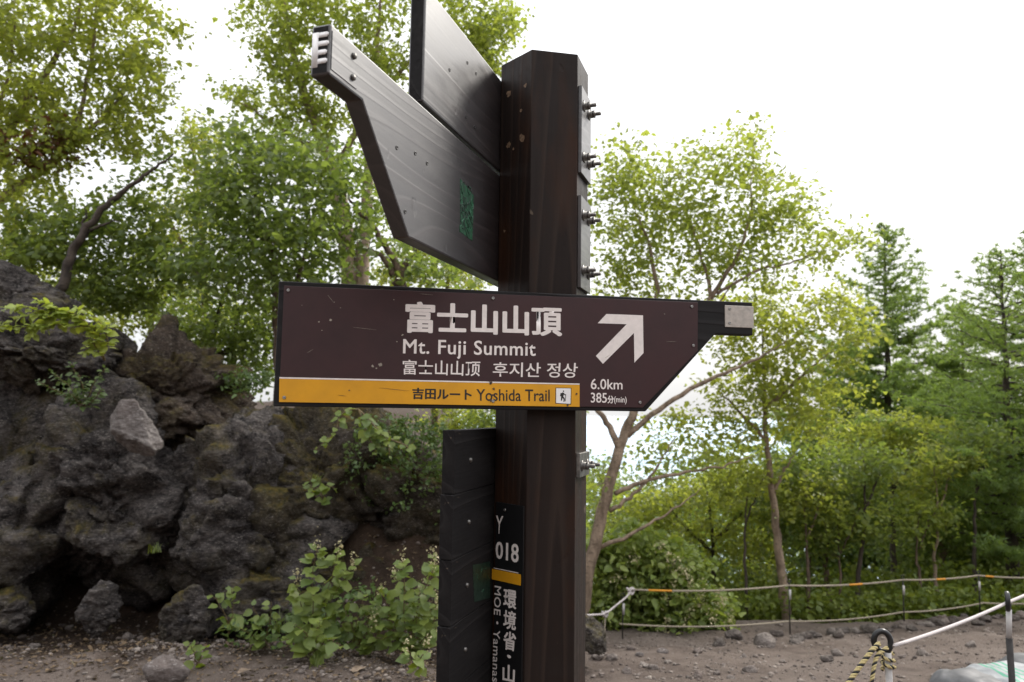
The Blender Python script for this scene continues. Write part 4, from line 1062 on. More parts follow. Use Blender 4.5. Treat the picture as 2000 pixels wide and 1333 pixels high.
larch('lower larch hidden behind the yellow crowned tree', 1668, 660, 17.0, 220, 1090, 44, 6)
larch('mid sized larch behind the tree under the tall one', 1835, 700, 18.0, 220, 1090, 46, 8)
larch('thin larch left of the tall full one', 1880, 600, 15.0, 220, 1090, 45, 12)

# ------------------------------------------------------------------ undergrowth and the wood down the slope
def build_stuff():
    r = np.random.default_rng(81)
    pos = []
    for _ in range(3200):                               # low leafy plants behind the rope fence
        px = r.uniform(880, 2060); Yc = r.uniform(8.9, 13.5); x = (px - 1000) / FPX * Yc
        h = r.uniform(0.05, 0.75) if Yc > 9.8 else r.uniform(0.03, 0.34)
        c = np.array([x, Yc, float(ground_z(x, Yc)) + h])
        pos.append(c + r.normal(size=(13, 3)) * np.array([.13, .13, .08]))
    V, Q = rand_leaves(r, np.concatenate(pos), 0.072)
    tag(add('undergrowth', mesh_np('undergrowth', V, Q), None, None, L_GRASS), 'yellow green undergrowth carpeting the ground beyond the ropes', 'undergrowth', kind='stuff')
    pos = []
    for _ in range(3900):                               # tree tops of the wood falling away down the slope
        px = r.uniform(760, 2080); Yc = r.uniform(18, 34); py = r.uniform(940, 1250) + 40 * math.sin(px * 0.021) + 24 * math.sin(px * 0.057)
        pos.append(P(px, py, Yc) + r.normal(size=(12, 3)) * np.array([.42, .42, .26]))
    V, Q = rand_leaves(r, np.concatenate(pos), 0.17)
    tag(add('wood', mesh_np('wood', V, Q), None, None, L_MID), 'mass of green tree tops falling away down the slope', 'wood', kind='stuff')
build_stuff()

# ------------------------------------------------------------------ knotweed, vines and small plants with single leaves
def leaf_mesh(name, mat, seed, heart=True):
    r = np.random.default_rng(seed); n = 6
    t = np.linspace(0, 1, n)
    w = np.array([0.10, 0.40, 0.43, 0.33, 0.17, 0.01]) if heart else np.array([0.02, 0.22, 0.30, 0.26, 0.14, 0.01])
    z = -0.16 * t ** 2 + 0.02 * r.normal(size=n)
    V = []
    for i in range(n):
        V += [(t[i], -w[i], z[i] + 0.16 * w[i] + 0.02 * r.normal()), (t[i], 0, z[i]), (t[i], w[i], z[i] + 0.16 * w[i] + 0.02 * r.normal())]
    if heart: V[0] = (-0.08, -0.16, 0.02); V[2] = (-0.08, 0.16, 0.02)
    Q = []
    for i in range(n - 1):
        a = i * 3; Q += [(a, a + 1, a + 4, a + 3), (a + 1, a + 2, a + 5, a + 4)]
    me = mesh_np(name, np.array(V), np.array(Q), True); me.materials.append(mat); return me
LEAVES = {'knot': [leaf_mesh('leaf', L_KNOT, i) for i in range(4)], 'vine': [leaf_mesh('leaf', L_VINE, 10 + i) for i in range(4)], 'aza': [leaf_mesh('leaf', L_AZA, 20 + i, False) for i in range(3)]}

def put_leaf(parent, kind, p, tip, up, size, r):
    tip = tip / np.linalg.norm(tip); y = np.cross(up, tip); y /= np.linalg.norm(y) + 1e-9; z = np.cross(tip, y)
    M = frame(p, tip * size, y * size * r.uniform(0.85, 1.1), z * size)
    add('leaf', LEAVES[kind][r.integers(len(LEAVES[kind]))], parent, M)

def plant(label, stems, kind, size, seed, cat='plant', name='knotweed_plant', group=None, gap=0.055, flowers=False, thick=0.004, both=True):
    """stems: lists of photo points with distance (px, py, Y); leaves alternate along each stem"""
    r = np.random.default_rng(seed); size = size * {'knot': 1.14, 'vine': 1.3, 'aza': 1.35}[kind]; gap = gap * {'knot': 0.72, 'vine': 0.6, 'aza': 0.7}[kind]
    root = P(*stems[0][0]); o = empty(name, root, label, cat, group)
    acc = Acc(); fl = []
    for st in stems:
        pts = np.array([P(*p) for p in st]); ln = np.linalg.norm(np.diff(pts, axis=0), axis=1).sum()
        s = spline(pts, 14); s[1:-1] += r.normal(size=(12, 3)) * 0.004
        tube(acc, s, np.linspace(thick, thick * 0.4, 14), 5)
        n = max(4, int(ln / gap))
        for i in range(n):
            u = 0.12 + 0.88 * (i + r.uniform(-.2, .2)) / (n - 1) if n > 1 else 1
            u = min(max(u, 0.08), 1.0); k = u * 13; j = min(int(k), 12); p = s[j] + (s[j + 1] - s[j]) * (k - j)
            ax = s[j + 1] - s[j]; ax /= np.linalg.norm(ax) + 1e-9
            side = np.cross(ax, UPV + r.normal(size=3) * 0.2); side /= np.linalg.norm(side) + 1e-9
            for sg in ((1, -1) if (both and r.random() < 0.55) else ((1,) if i % 2 else (-1,))):
                tip = side * sg + ax * r.uniform(0.0, 0.7) + np.array([0, -0.35, -0.15]) + r.normal(size=3) * 0.3
                up = UPV + r.normal(size=3) * 0.35 + np.array([0, -0.8, 0])
                sz = size * r.uniform(0.65, 1.15) * (1 - 0.45 * u ** 3)
                pet = tip / np.linalg.norm(tip) * sz * 0.25
                tube(acc, [p, p + pet], 0.0012, 3, False)
                put_leaf(o, kind, p + pet, tip, up, sz, r)
        if flowers: fl.append((s[-1], s[-1] - s[-2]))
    add('stem', acc.mesh('stem', True), o, None, M_STEM)
    if fl:
        pos = np.concatenate([c + np.array([0, 0, 0.03]) + r.normal(size=(26, 3)) * np.array([.014, .014, .032]) for c, _ in fl])
        V, Q = rand_leaves(r, pos, 0.016)
        f = add('blossom', mesh_np('blossom', V, Q), o, None, L_FLOW); f['kind'] = 'stuff'
    return o

plant('small knotweed with few leaves at the foot of the crag', [[(445, 1240, 5.0), (440, 1200, 4.98), (412, 1160, 4.95)], [(447, 1240, 5.0), (455, 1190, 4.95), (453, 1150, 4.93)]], 'knot', 0.075, 201)
plant('tall flowering knotweed in front of the dark rock', [[(612, 1275, 4.9), (625, 1200, 4.85), (650, 1120, 4.8), (662, 1078, 4.8)], [(608, 1275, 4.9), (600, 1220, 4.85), (585, 1170, 4.8), (580, 1130, 4.8)], [(615, 1275, 4.9), (640, 1190, 4.85), (690, 1105, 4.8)], [(605, 1275, 4.9), (612, 1190, 4.8), (612, 1110, 4.8), (620, 1075, 4.8)]], 'knot', 0.088, 202, flowers=True)
plant('low spreading knotweed on the litter below the tall one', [[(610, 1290, 4.7), (590, 1245, 4.65), (560, 1250, 4.6)], [(610, 1290, 4.7), (620, 1235, 4.65), (625, 1212, 4.6)], [(612, 1290, 4.7), (640, 1250, 4.65), (668, 1262, 4.6)], [(612, 1290, 4.7), (600, 1240, 4.65), (575, 1220, 4.6)]], 'knot', 0.085, 203)
plant('bushy knotweed pressed against the left of the planks', [[(800, 1280, 4.95), (810, 1200, 4.9), (840, 1130, 4.85), (848, 1112, 4.85)], [(798, 1280, 4.95), (790, 1200, 4.9), (790, 1120, 4.85), (785, 1098, 4.85)], [(800, 1280, 4.95), (830, 1210, 4.9), (852, 1180, 4.85)], [(795, 1280, 4.95), (765, 1210, 4.9), (745, 1155, 4.85)], [(800, 1280, 4.95), (812, 1220, 4.9), (820, 1160, 4.85)], [(798, 1280, 4.95), (775, 1240, 4.9), (730, 1215, 4.85)], [(803, 1280, 4.95), (835, 1240, 4.9), (860, 1225, 4.85)]], 'knot', 0.085, 204, flowers=True)
plant('knotweed clump in the middle of the patch', [[(715, 1275, 5.0), (720, 1210, 4.95), (735, 1150, 4.9)], [(715, 1275, 5.0), (745, 1225, 4.95), (770, 1190, 4.9)], [(712, 1275, 5.0), (690, 1230, 4.95), (675, 1195, 4.9)], [(715, 1275, 5.0), (735, 1250, 4.9), (765, 1245, 4.85)]], 'knot', 0.078, 213)
plant('knotweed behind, reaching up beside the planks', [[(830, 1250, 5.15), (828, 1180, 5.1), (838, 1120, 5.1), (845, 1085, 5.1)], [(830, 1250, 5.15), (800, 1170, 5.1), (770, 1125, 5.1)], [(832, 1250, 5.15), (850, 1200, 5.1), (862, 1150, 5.1)]], 'knot', 0.078, 214, flowers=True)
plant('small knotweed sprig at the bottom beside the planks', [[(820, 1310, 4.5), (822, 1285, 4.48), (835, 1270, 4.45)], [(820, 1310, 4.5), (805, 1280, 4.48), (795, 1272, 4.45)]], 'knot', 0.075, 205, flowers=True)
plant('yellowing low sprig left of the knotweeds', [[(385, 1300, 4.6), (378, 1275, 4.58), (370, 1258, 4.55)], [(385, 1300, 4.6), (395, 1278, 4.58), (402, 1262, 4.55)]], 'knot', 0.062, 206)
plant('thin sprig between the crag and the tall knotweed', [[(515, 1265, 4.9), (505, 1215, 4.88), (495, 1185, 4.85)], [(516, 1265, 4.9), (525, 1220, 4.88), (530, 1175, 4.85)], [(514, 1268, 4.9), (490, 1240, 4.88), (470, 1228, 4.85)]], 'knot', 0.068, 207)
plant('leafy shoots behind the low spreading knotweed', [[(690, 1265, 5.0), (700, 1200, 4.95), (715, 1160, 4.95)], [(690, 1265, 5.0), (670, 1210, 4.95), (660, 1180, 4.95)], [(692, 1265, 5.0), (725, 1225, 4.95), (742, 1185, 4.95)]], 'knot', 0.078, 208)
plant('bright leafed seedling growing on the shaded rock', [[(632, 985, 5.45), (622, 955, 5.42), (595, 948, 5.4)], [(632, 985, 5.45), (635, 950, 5.42), (655, 955, 5.4)], [(632, 985, 5.45), (612, 965, 5.4), (605, 940, 5.4)]], 'knot', 0.07, 209)
plant('leafy branch arching down below the left end of the signboard', [[(700, 800, 5.5), (672, 806, 5.45), (648, 850, 5.4), (615, 880, 5.35)], [(700, 800, 5.5), (730, 830, 5.45), (755, 860, 5.4), (760, 890, 5.35)], [(715, 810, 5.5), (745, 850, 5.45), (790, 870, 5.4), (805, 885, 5.38)], [(700, 800, 5.5), (720, 850, 5.45), (735, 885, 5.4)]], 'knot', 0.062, 210, gap=0.04, name='leafy_branch', cat='branch', thick=0.007)
plant('pale green vine trailing over the ledge boulder', [[(205, 705, 5.35), (170, 630, 5.3), (110, 605, 5.25), (40, 622, 5.2), (-30, 650, 5.2)], [(205, 705, 5.35), (180, 640, 5.3), (130, 612, 5.28), (90, 592, 5.25)], [(205, 705, 5.35), (195, 655, 5.3), (215, 635, 5.28)], [(120, 610, 5.25), (80, 630, 5.22), (60, 660, 5.2)], [(205, 705, 5.35), (180, 670, 5.3), (165, 690, 5.3)], [(160, 622, 5.28), (110, 620, 5.25), (50, 600, 5.22), (10, 605, 5.2)], [(190, 640, 5.3), (130, 635, 5.25), (70, 640, 5.2), (0, 640, 5.18)], [(205, 690, 5.35), (210, 660, 5.3), (190, 625, 5.27), (150, 600, 5.25)], [(150, 615, 5.26), (100, 600, 5.24), (70, 585, 5.22)]], 'vine', 0.058, 211, gap=0.030, name='vine', cat='vine', thick=0.005)
plant('glossy azalea shrub rooted in the cleft left of the pale slab', [[(165, 800, 5.35), (140, 760, 5.3), (100, 725, 5.25)], [(165, 800, 5.35), (160, 750, 5.3), (140, 712, 5.25)], [(165, 800, 5.35), (180, 755, 5.3), (205, 720, 5.25)], [(165, 800, 5.35), (120, 770, 5.3), (75, 745, 5.25)], [(165, 800, 5.35), (185, 780, 5.3), (200, 760, 5.25)], [(165, 800, 5.35), (150, 780, 5.28), (130, 760, 5.2)]], 'aza', 0.045, 212, gap=0.020, name='azalea_shrub', cat='shrub', thick=0.005)

def tuft(label, px, py, Y, n, h, seed, cat='grass'):
    r = np.random.default_rng(seed); c = P(px, py, Y); V = []; Q = []
    for i in range(n):
        a = r.uniform(0, 6.28); l = h * r.uniform(0.6, 1.1); d = np.array([math.cos(a), math.sin(a), 0]) * r.uniform(.2, .8); w = np.array([-math.sin(a), math.cos(a), 0]) * 0.003
        b = c + r.normal(size=3) * np.array([.02, .02, 0]); k = len(V)
        for t in (0, .4, .75, 1):
            p = b + d * l * t * t + UPV * l * (t - 0.45 * t * t); V += [p - w * (1 - t * .95), p + w * (1 - t * .95)]
        Q += [(k, k + 1, k + 3, k + 2), (k + 2, k + 3, k + 5, k + 4), (k + 4, k + 5, k + 7, k + 6)]
    tag(add('grass_tuft', mesh_np('grass_tuft', np.array(V), np.array(Q)), None, None, L_GRASS), label, cat, kind='stuff')
tuft('grass tuft left of the tall knotweed', 545, 1235, 5.0, 40, 0.24, 301)
tuft('grass tuft hanging on the shaded rock above the seedling', 618, 945, 5.5, 26, 0.14, 302)
tuft('thin grass tuft below the low spreading knotweed', 615, 1300, 4.6, 22, 0.16, 303)
tuft('wispy grass at the notch in the dark boulders', 300, 1080, 5.3, 24, 0.12, 304)

# flowering bush behind the left end of the ropes
def flower_bush():
    r = np.random.default_rng(91)
    o = tree('flowering knotweed bush behind the left end of the ropes', [(8, 4, [(1290, 1285), (1285, 1200), (1280, 1100), (1275, 1060)]), (6, 3, [(1290, 1270), (1340, 1180), (1370, 1130)]), (6, 3, [(1285, 1260), (1230, 1180), (1200, 1110)]), (6, 3, [(1290, 1270), (1360, 1220), (1400, 1190)])],
         [(1230, 1110, 70, 50, 60), (1300, 1100, 60, 50, 60), (1280, 1180, 100, 50, 110), (1360, 1180, 60, 50, 60), (1330, 1230, 90, 26, 60), (1195, 1190, 46, 50, 46), (1240, 1050, 50, 30, 24), (1390, 1215, 24, 30, 16), (1180, 1080, 34, 40, 24)],
         8.05, L_BUSH, M_STEM, 17, size=0.078, per=14, spread=0.075, dy=0.35, name='knotweed_bush', cat='bush', dens=1.15)
    pos = []
    for px, py in [(1305, 1090), (1318, 1105), (1330, 1112), (1345, 1130), (1350, 1150), (1318, 1145), (1370, 1175), (1390, 1205), (1345, 1205), (1302, 1160), (1412, 1168), (1425, 1210), (1290, 1065), (1240, 1090), (1205, 1135), (1405, 1170), (1370, 1150), (1300, 1215)]:
        pos.append(P(px, py, 7.66) + r.normal(size=(34, 3)) * np.array([.03, .03, .055]))
    V, Q = rand_leaves(r, np.concatenate(pos), 0.022)
    f = add('blossom', mesh_np('blossom', V, Q), o, None, L_FLOW); f['kind'] = 'stuff'
flower_bush()

# ------------------------------------------------------------------ rope fence, stakes and sandbags
def m_rope(name, c1, c2, scale=220):
    k = Nodes(name); w = k.new('TexWave', wave_type='BANDS', bands_direction='DIAGONAL'); k.l.new(k.wpos(), w.inputs['Vector']); w.inputs['Scale'].default_value = scale
    k.pr(col=k.ramp(w.outputs['Fac'], (0.2, c1), (0.7, c2)), rough=0.85, normal=k.bump(w.outputs['Fac'], 0.6, 0.003)); return k.m
M_ROPE = m_rope('weathered rope', (0.20, 0.165, 0.12), (0.42, 0.36, 0.28), 60)
M_ROPEW = m_rope('white rope', (0.42, 0.37, 0.36), (0.66, 0.61, 0.60), 80)
M_ORANGE = m_plain('orange marker tape', (0.62, 0.26, 0.015), 0.6, 0, 0.1, 40, 0.0)
M_RYEL = m_plain('yellow rope strand', (0.55, 0.45, 0.22), 0.8, 0, 0.15, 300, 0.3)
M_RBLK = m_plain('black rope strand', (0.02, 0.02, 0.02), 0.8, 0, 0.15, 300, 0.3)
M_POLE = m_plain('grey white stake', (0.50, 0.48, 0.47), 0.45, 0, 0.08, 30, 0.05)
M_POLED = m_plain('dark brown stake sleeve', (0.010, 0.007, 0.006), 0.6, 0, 0.1, 30, 0.05)
M_HOOK = m_plain('black plastic hook', (0.012, 0.012, 0.013), 0.35, 0, 0.1, 30, 0.0)

FY = lambda px: 7.2 + (px - 1200) / 800 * 1.5                # the fence line runs away to the right
def rope_px(acc, pts, rad, sag=0.0, n=14):
    out = []
    for a, b in zip(pts[:-1], pts[1:]):
        A, B = P(*a), P(*b); t = np.linspace(0, 1, n)[:, None]
        s = A * (1 - t) + B * t - UPV * sag * np.linalg.norm(B - A) * 4 * t * (1 - t); out.append(s if not out else s[1:])
    s = np.concatenate(out); tube(acc, s, rad, 7); return s
def rope_thing(label, pts, rad, sag, mat, orange=(), group=None, name='rope'):
    acc = Acc(); s = rope_px(acc, pts, rad, sag)
    o = add(name, acc.mesh(name, True), None, None, mat); tag(o, label, 'rope', group)
    x = []
    for p in s:
        d = p - EYE; x.append(1000 + FPX * (d @ C_RT) / (d @ C_FW))
    x = np.array(x)
    for a, b in orange:
        q = np.linspace(a, b, 5); seg = np.stack([np.interp(q, x, s[:, i]) for i in range(3)], 1); ac = Acc(); tube(ac, seg, rad * 1.12, 7)
        add('marker_tape', ac.mesh('marker_tape', True), o, None, M_ORANGE)
    return o
def fy(px, py): return (px, py, FY(px))
rope_thing('upper weathered rope strung between the far stakes, with orange markers', [fy(1236, 1152), fy(1540, 1144), fy(1763, 1133), fy(1910, 1124.5), fy(2090, 1126)], 0.0095, 0.017, M_ROPE, [(1266, 1312), (1658, 1684), (1828, 1846), (1924, 1940)])
rope_thing('lower weathered rope strung between the far stakes', [fy(1210, 1219), fy(1540, 1214), fy(1763, 1196), fy(1920, 1178), fy(2090, 1172)], 0.0085, 0.020, M_ROPE)
rope_thing('frayed rope tail slanting down left of the flowering bush', [(1236, 1152, 7.2), (1222, 1168, 7.1), (1182, 1200, 6.6), (1150, 1202, 6.3), (1100, 1200, 6.0)], 0.009, 0.0, M_ROPEW)
rope_thing('rope end hanging loose to the ground beside the post', [(1182, 1200, 6.6), (1181, 1235, 6.55), (1172, 1262, 6.5), (1165, 1268, 6.45)], 0.006, 0.0, M_ROPE)
def knot(px, py, Y, r0, label):
    acc = Acc(); c = P(px, py, Y); t = np.linspace(0, 4 * math.pi, 40)
    s = c + np.stack([r0 * np.cos(t) * (1 + .3 * np.sin(1.5 * t)), r0 * .7 * np.sin(t), r0 * np.sin(1.5 * t)], 1); tube(acc, s, r0 * 0.45, 6)
    tag(add('rope_knot', acc.mesh('rope_knot', True), None, None, M_ROPEW), label, 'knot')
knot(1232, 1155, 7.18, 0.026, 'white knot at the left end of the upper rope')
knot(1182, 1200, 6.6, 0.02, 'white knot where the rope tail meets the loose end')

def stake_far(px, top, bottom, label, end=False):
    Y = FY(px); a = P(px, bottom + 14, Y); b = P(px, top, Y); a = np.array([b[0], b[1], min(a[2], gz(b[0], b[1]) - .05)])
    o = empty('rope_stake', (a[0], a[1], a[2] + .05), label, 'stake', 'stakes of the far rope fence')
    acc = Acc(); tube(acc, [a, (a + b) / 2, b], 0.0075, 8); add('pole', acc.mesh('pole', True), o, None, M_POLED)
    acc = Acc(); t = np.linspace(0, 1.9 * math.pi, 20); rr = 0.018
    tube(acc, b + UPV * rr * .6 + np.stack([rr * np.sin(t), 0 * t, -rr * np.cos(t)], 1), 0.0055, 6); add('hook', acc.mesh('hook', True), o, None, M_HOOK)
    acc = Acc(); c = P(px + 2, top + 24, Y - .02); tube(acc, [c + UPV * .05, c - UPV * .05], 0.0115, 8); add('sleeve', acc.mesh('sleeve', True), o, None, M_POLE)
stake_far(1541, 1138, 1252, 'first rope stake, beside the thin tan trunk')
stake_far(1763, 1129, 1236, 'second rope stake, in front of the yellow crowned tree')
stake_far(1911, 1121, 1216, 'third rope stake, just left of the near hooked pole')
stake_far(1216, 1166, 1252, 'rope stake left of the flowering bush, under the white knot')

def stake_near(px, top, Y, label, dark_from=None, turn=0.0):
    b = P(px, top, Y); a = np.array([b[0] + 0.015, b[1], gz(b[0], b[1]) - 0.1])
    o = empty('hooked_stake', (a[0], a[1], a[2] + .1), label, 'stake', 'near hooked stakes')
    neck = b - UPV * 0.055
    acc = Acc(); cut = neck * 0.72 + a * 0.28 if dark_from is None else P(px + 2, dark_from, Y)
    tube(acc, [neck, (neck + cut) / 2, cut], 0.0095, 12); add('pole', acc.mesh('pole', True), o, None, M_POLE)
    acc = Acc(); tube(acc, [cut + UPV * .002, (a + cut) / 2, a], 0.0112, 12); add('pole_sleeve', acc.mesh('pole_sleeve', True), o, None, M_POLED if dark_from else M_POLE)
    acc = Acc(); t = np.linspace(-0.15 * math.pi, 1.5 * math.pi, 28); rr = 0.023
    hk_ = neck + UPV * 0.03 + np.stack([rr * np.cos(t) - rr * .6, 0.35 * rr * np.sin(t * .5), rr * 1.25 * np.sin(t)], 1)
    hk_ = np.array([neck + rot(p - neck, turn) for p in hk_])
    tube(acc, np.concatenate([[neck - UPV * .03, neck], hk_]), 0.0085, 10); add('hook', acc.mesh('hook', True), o, None, M_HOOK)
    return neck
n1 = stake_near(1733, 1237, 2.25, 'near hooked stake with yellow and black rope tied to it')
n2 = stake_near(1969, 1160, 2.75, 'taller near hooked stake with a dark lower half', 1248, 1.15)
acc = Acc(); s = []
far_r = P(2160, 1085, 3.3)
k1, k2 = P(1745, 1262, 2.24), P(1962, 1180, 2.73)
for A, B in ((k1, k2), (k2, far_r)):
    t = np.linspace(0, 1, 12)[:, None]; q_ = A * (1 - t) + B * t - UPV * 0.03 * t * (1 - t); s.append(q_ if not s else q_[1:])
tube(acc, np.concatenate(s), 0.0058, 9)
tag(add('rope', acc.mesh('rope', True), None, None, M_ROPEW), 'white rope stretched between the two near hooked stakes', 'rope')
def braid(parent, pts, rad, pitch, n=None):
    p = np.array(pts); ln = np.linalg.norm(np.diff(p, axis=0), axis=1).sum(); n = int(ln / pitch * 9); s = spline(p, n)
    tan = np.gradient(s, axis=0); tan /= np.linalg.norm(tan, axis=1, keepdims=True); a = np.cross(tan, [0.2, 1, 0.1]); a /= np.linalg.norm(a, axis=1, keepdims=True); b = np.cross(tan, a)
    d = np.concatenate([[0], np.cumsum(np.linalg.norm(np.diff(s, axis=0), axis=1))])
    for ph, mt in ((0, M_RYEL), (2.1, M_RYEL), (4.2, M_RBLK)):
        w = d / pitch * 2 * math.pi + ph; acc = Acc()
        tube(acc, s + (np.cos(w)[:, None] * a + np.sin(w)[:, None] * b) * rad * 0.62, rad * 0.62, 6); add('strand', acc.mesh('strand', True), parent, None, mt)
tie = empty('tie_rope', n1, 'twisted yellow and black rope tied to the first near stake', 'rope')
g1 = on_ground(1600, 1420); 
braid(tie, [n1 + np.array([-0.03, -0.01, .028]), P(1700, 1275, 2.22), P(1660, 1330, 2.2), P(1610, 1405, 2.18), P(1560, 1490, 2.15)], 0.0062, 0.026)
braid(tie, [P(1733, 1265, 2.235), P(1712, 1285, 2.22), P(1702, 1335, 2.2), P(1688, 1420, 2.2), P(1670, 1520, 2.2)], 0.0052, 0.026)
t = np.linspace(0, 5 * math.pi, 60)
braid(tie, n1 + np.stack([0.0165 * np.cos(t), 0.0165 * np.sin(t), -0.004 - 0.0030 * t], 1), 0.0046, 0.022)

def m_bag():
    k = Nodes('woven sandbag'); v = k.coord('Object'); n = k.noise(v, 9, 5)
    sx = k.new('SeparateXYZ'); k.l.new(v, sx.inputs[0])
    fr = k.math('FRACT', k.math('MULTIPLY', sx.outputs[0], 22.0))
    st = k.math('MULTIPLY', k.math('LESS_THAN', k.math('ABSOLUTE', k.math('SUBTRACT', sx.outputs[0], -0.06)), 0.085), k.math('LESS_THAN', fr, 0.42))
    col = k.mix(st, k.ramp(n, (0.3, (0.16, 0.17, 0.18)), (0.7, (0.25, 0.26, 0.27))), (0.02, 0.20, 0.12))
    wv = k.new('TexWave', bands_direction='DIAGONAL'); k.l.new(v, wv.inputs['Vector']); wv.inputs['Scale'].default_value = 5; wv.inputs['Distortion'].default_value = 9; wv.inputs['Detail'].default_value = 3
    k.pr(col=col, rough=0.6, normal=k.bump(wv.outputs['Fac'], 0.35, 0.01)); return k.m
M_BAG = m_bag(); M_BAGD = m_plain('grey tarpaulin', (0.085, 0.085, 0.09), 0.6, 0, 0.2, 8, 0.2)
def bag(px, py, Y, rad, rz, label, mat, seed, tilt=0.0):
    V, F = ico(5); r = np.random.default_rng(seed); W = np.sign(V) * np.abs(V) ** np.array([0.55, 0.55, 0.9]) * np.array(rad)
    e = np.abs(W[:, 0]) / rad[0]; W[:, 2] *= 1 - 0.62 * e ** 4; W[:, 1] *= 1 + 0.12 * e ** 6
    W += V * (0.016 * fbm(W * 6 + seed, 2) + 0.008 * fbm(W * np.array([5, 18, 9]) + seed, 2, ridged=True))[:, None]
    o = add('sandbag', mesh_np('sandbag', W, F, True), None, T(P(px, py, Y)) @ Matrix.Rotation(rz, 4, 'Z') @ Matrix.Rotation(tilt, 4, 'Y'), mat); tag(o, label, 'sandbag', 'sandbags beside the path')
bag(1995, 1345, 3.9, (0.30, 0.20, 0.085), 0.15, 'white woven sandbag with green stripes lying behind the dark stake', M_BAG, 3)
bag(1905, 1358, 3.8, (0.20, 0.15, 0.10), 0.5, 'folded grey sandbag at the left end of the pile', M_BAGD, 4, 0.15)
bag(2080, 1335, 4.3, (0.34, 0.22, 0.12), -0.2, 'grey sandbag at the back, cut by the right edge of the view', M_BAGD, 5)

# dead twigs and the pair of fallen leaves on the litter
def twig(label, pts):
    acc = Acc(); q = np.array([on_ground(*p) for p in pts]); q[:, 2] += 0.012; tube(acc, spline(q, 10), np.linspace(0.006, 0.003, 10), 5)
    tag(add('twig', acc.mesh('twig', True), None, None, M_BARKT), label, 'twig')
twig('pale forked dead twig below the blocky rock', [(303, 1245), (318, 1268), (330, 1272)])
twig('bent bleached twig on the dirt near the bottom left', [(222, 1312), (240, 1308), (252, 1314)])
twig('dry twig in front of the low knotweed', [(520, 1232), (545, 1236), (560, 1240)])
for lb, px, py, sz in [('crumpled tan dead leaf left of centre at the bottom', 465, 1322, .075), ('curled straw coloured dead leaf right of the first one', 688, 1318, .09)]:
    q = on_ground(px, py); r = np.random.default_rng(px)
    me = leaf_mesh('dead_leaf', M_BARKT, px); 
    tag(add('dead_leaf', me, None, T((q[0], q[1], q[2] + .02)) @ Matrix.Rotation(.6, 4, 'Z') @ Matrix.Rotation(-.3, 4, 'Y') @ Matrix.Scale(sz, 4)), lb, 'leaf')

def build_cover():
    """small weeds and creeping stems over the soil below the rocks and on the mossy bank"""
    r = np.random.default_rng(95); pos = []
    for px, py, rx, ry, Y, n in [(700, 1190, 150, 50, 5.35, 90), (560, 1240, 120, 30, 5.0, 40), (800, 880, 70, 50, 5.85, 90), (780, 840, 90, 30, 5.9, 80), (860, 930, 26, 90, 6.0, 60), (720, 900, 60, 40, 5.8, 30), (760, 960, 80, 40, 5.8, 22), (480, 745, 50, 18, 6.4, 60)]:
        for _ in range(n):
            a = r.uniform(0, 6.28); q = math.sqrt(r.random())
            pos.append(P(px + rx * q * math.cos(a), py + ry * q * math.sin(a), Y + r.normal() * .08) + r.normal(size=(7, 3)) * 0.035)
    V, Q = rand_leaves(r, np.concatenate(pos), 0.036)
    tag(add('ground_cover', mesh_np('ground_cover', V, Q), None, None, L_AZA), 'small green weeds creeping over the mossy bank and soil', 'weeds', kind='stuff')
build_cover()

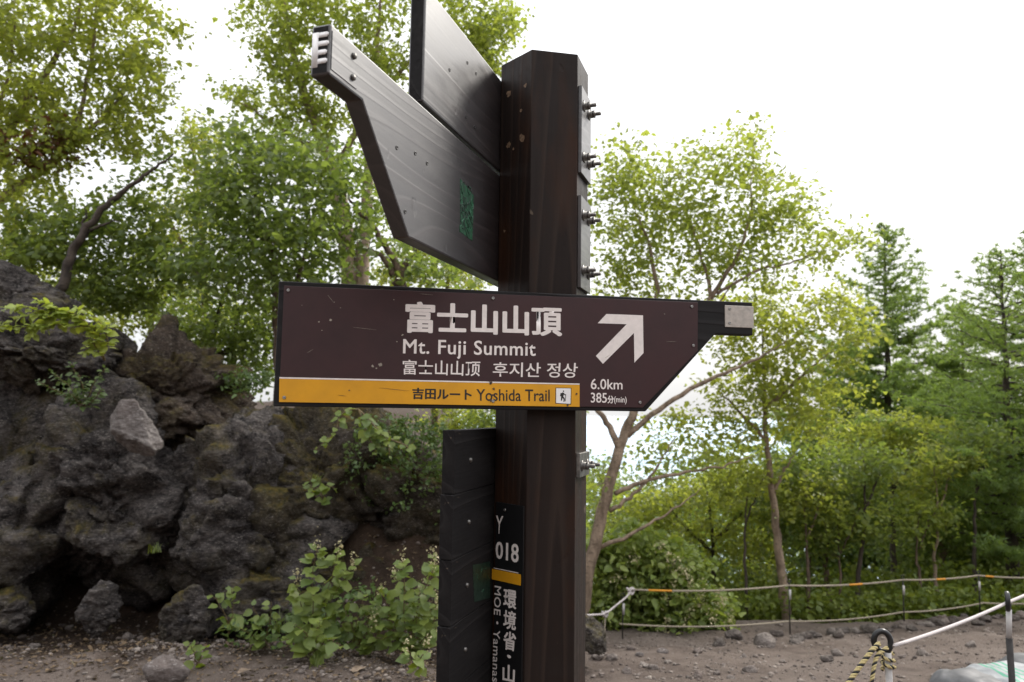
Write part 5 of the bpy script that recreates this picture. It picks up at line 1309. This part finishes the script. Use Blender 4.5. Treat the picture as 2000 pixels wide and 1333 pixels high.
# young stems standing clear in front of the wood
for i, (px, top, bot, th, lb, bk, Y) in enumerate([
    (1575, 960, 1262, 9, 'slanting brown sapling just right of the first rope stake', M_BARKM, 9.3), (1690, 900, 1250, 11, 'dark straight sapling between the first two rope stakes', M_BARKD, 9.6),
    (1640, 1010, 1255, 7, 'thin grey sapling left of the dark straight one', M_BARKM, 9.5), (1832, 900, 1236, 8, 'tan sapling between the second and third rope stakes', M_BARKT, 9.8),
    (1905, 860, 1225, 9, 'dark sapling behind the third rope stake', M_BARKD, 10.0), (1790, 1000, 1240, 7, 'crooked brown sapling right of the second rope stake', M_BARKM, 9.6),
    (1455, 930, 1262, 8, 'dark sapling at the right side of the flowering bush', M_BARKD, 9.2)]):
    r_ = np.random.default_rng(500 + i); sl = r_.normal() * 22
    tree(lb, [(th, th * .45, [(px + sl, bot + 25), (px + sl * .5 + r_.normal() * 5, bot * .6 + top * .4), (px, top * .7 + bot * .3), (px + r_.normal() * 10, top)]), (th * .5, 3, [(px + sl * .2, top * .7 + bot * .3), (px + 24, top * .9 + bot * .1), (px + 45, top - 10)])],
         [(px, top, 60, 36, 26), (px + 40, top + 10, 50, 30, 18), (px - 40, top + 36, 50, 30, 16)], Y, [L_YEL, L_MID, L_BIRCH][i % 3], bk, 520 + i, size=.058, dens=1.0, group='saplings beyond the ropes', name='sapling', cat='sapling', dy=.4)

def build_litter():
    """dead leaves, bark bits and twigs on the humus under the crag"""
    r = np.random.default_rng(99); n = 3800
    y = r.uniform(4.35, 6.2, n); x = r.uniform(-0.78, 0.02, n) * y
    p3 = np.c_[x, y, np.zeros(n)]
    z = ground_z(x, y) + 0.05 * fbm(p3 * 0.9, 3) + 0.022 * fbm(p3 * 3.7, 3) + 0.008
    tip = r.normal(size=(n, 3)); tip[:, 2] *= 0.25; nr = r.normal(size=(n, 3)) * 0.35; nr[:, 2] += 1
    L = r.uniform(0.012, 0.045, n)
    V, Q = leaf_arrays(np.c_[x, y, z], tip, nr, L, L * r.uniform(0.15, 0.7, n))
    m = m_leaf('dry litter', (0.035, 0.022, 0.014), (0.21, 0.145, 0.085), (0.06, 0.04, 0.02), 0.1, 0.8, 8)
    tag(add('litter', mesh_np('litter', V, Q), None, None, m), 'dry brown leaf litter on the soil under the boulders', 'litter', kind='stuff')
build_litter()

# trees that stand behind the post, so that the wood closes there too
tree('tree hidden behind the signpost, its crown level with the signboard', [(16, 6, [(1010, 1200), (1015, 1000), (1005, 820), (1020, 700)]), (9, 4, [(1012, 900), (1060, 800), (1090, 740)]), (9, 4, [(1010, 880), (960, 790), (930, 740)])],
     [(1000, 760, 90, 60, 60), (1060, 830, 80, 60, 50), (950, 850, 60, 50, 40), (1010, 940, 100, 60, 60), (1060, 1040, 90, 60, 50), (960, 1040, 80, 60, 40)], 10.0, L_MID, M_BARKM, 601, dens=1.0)
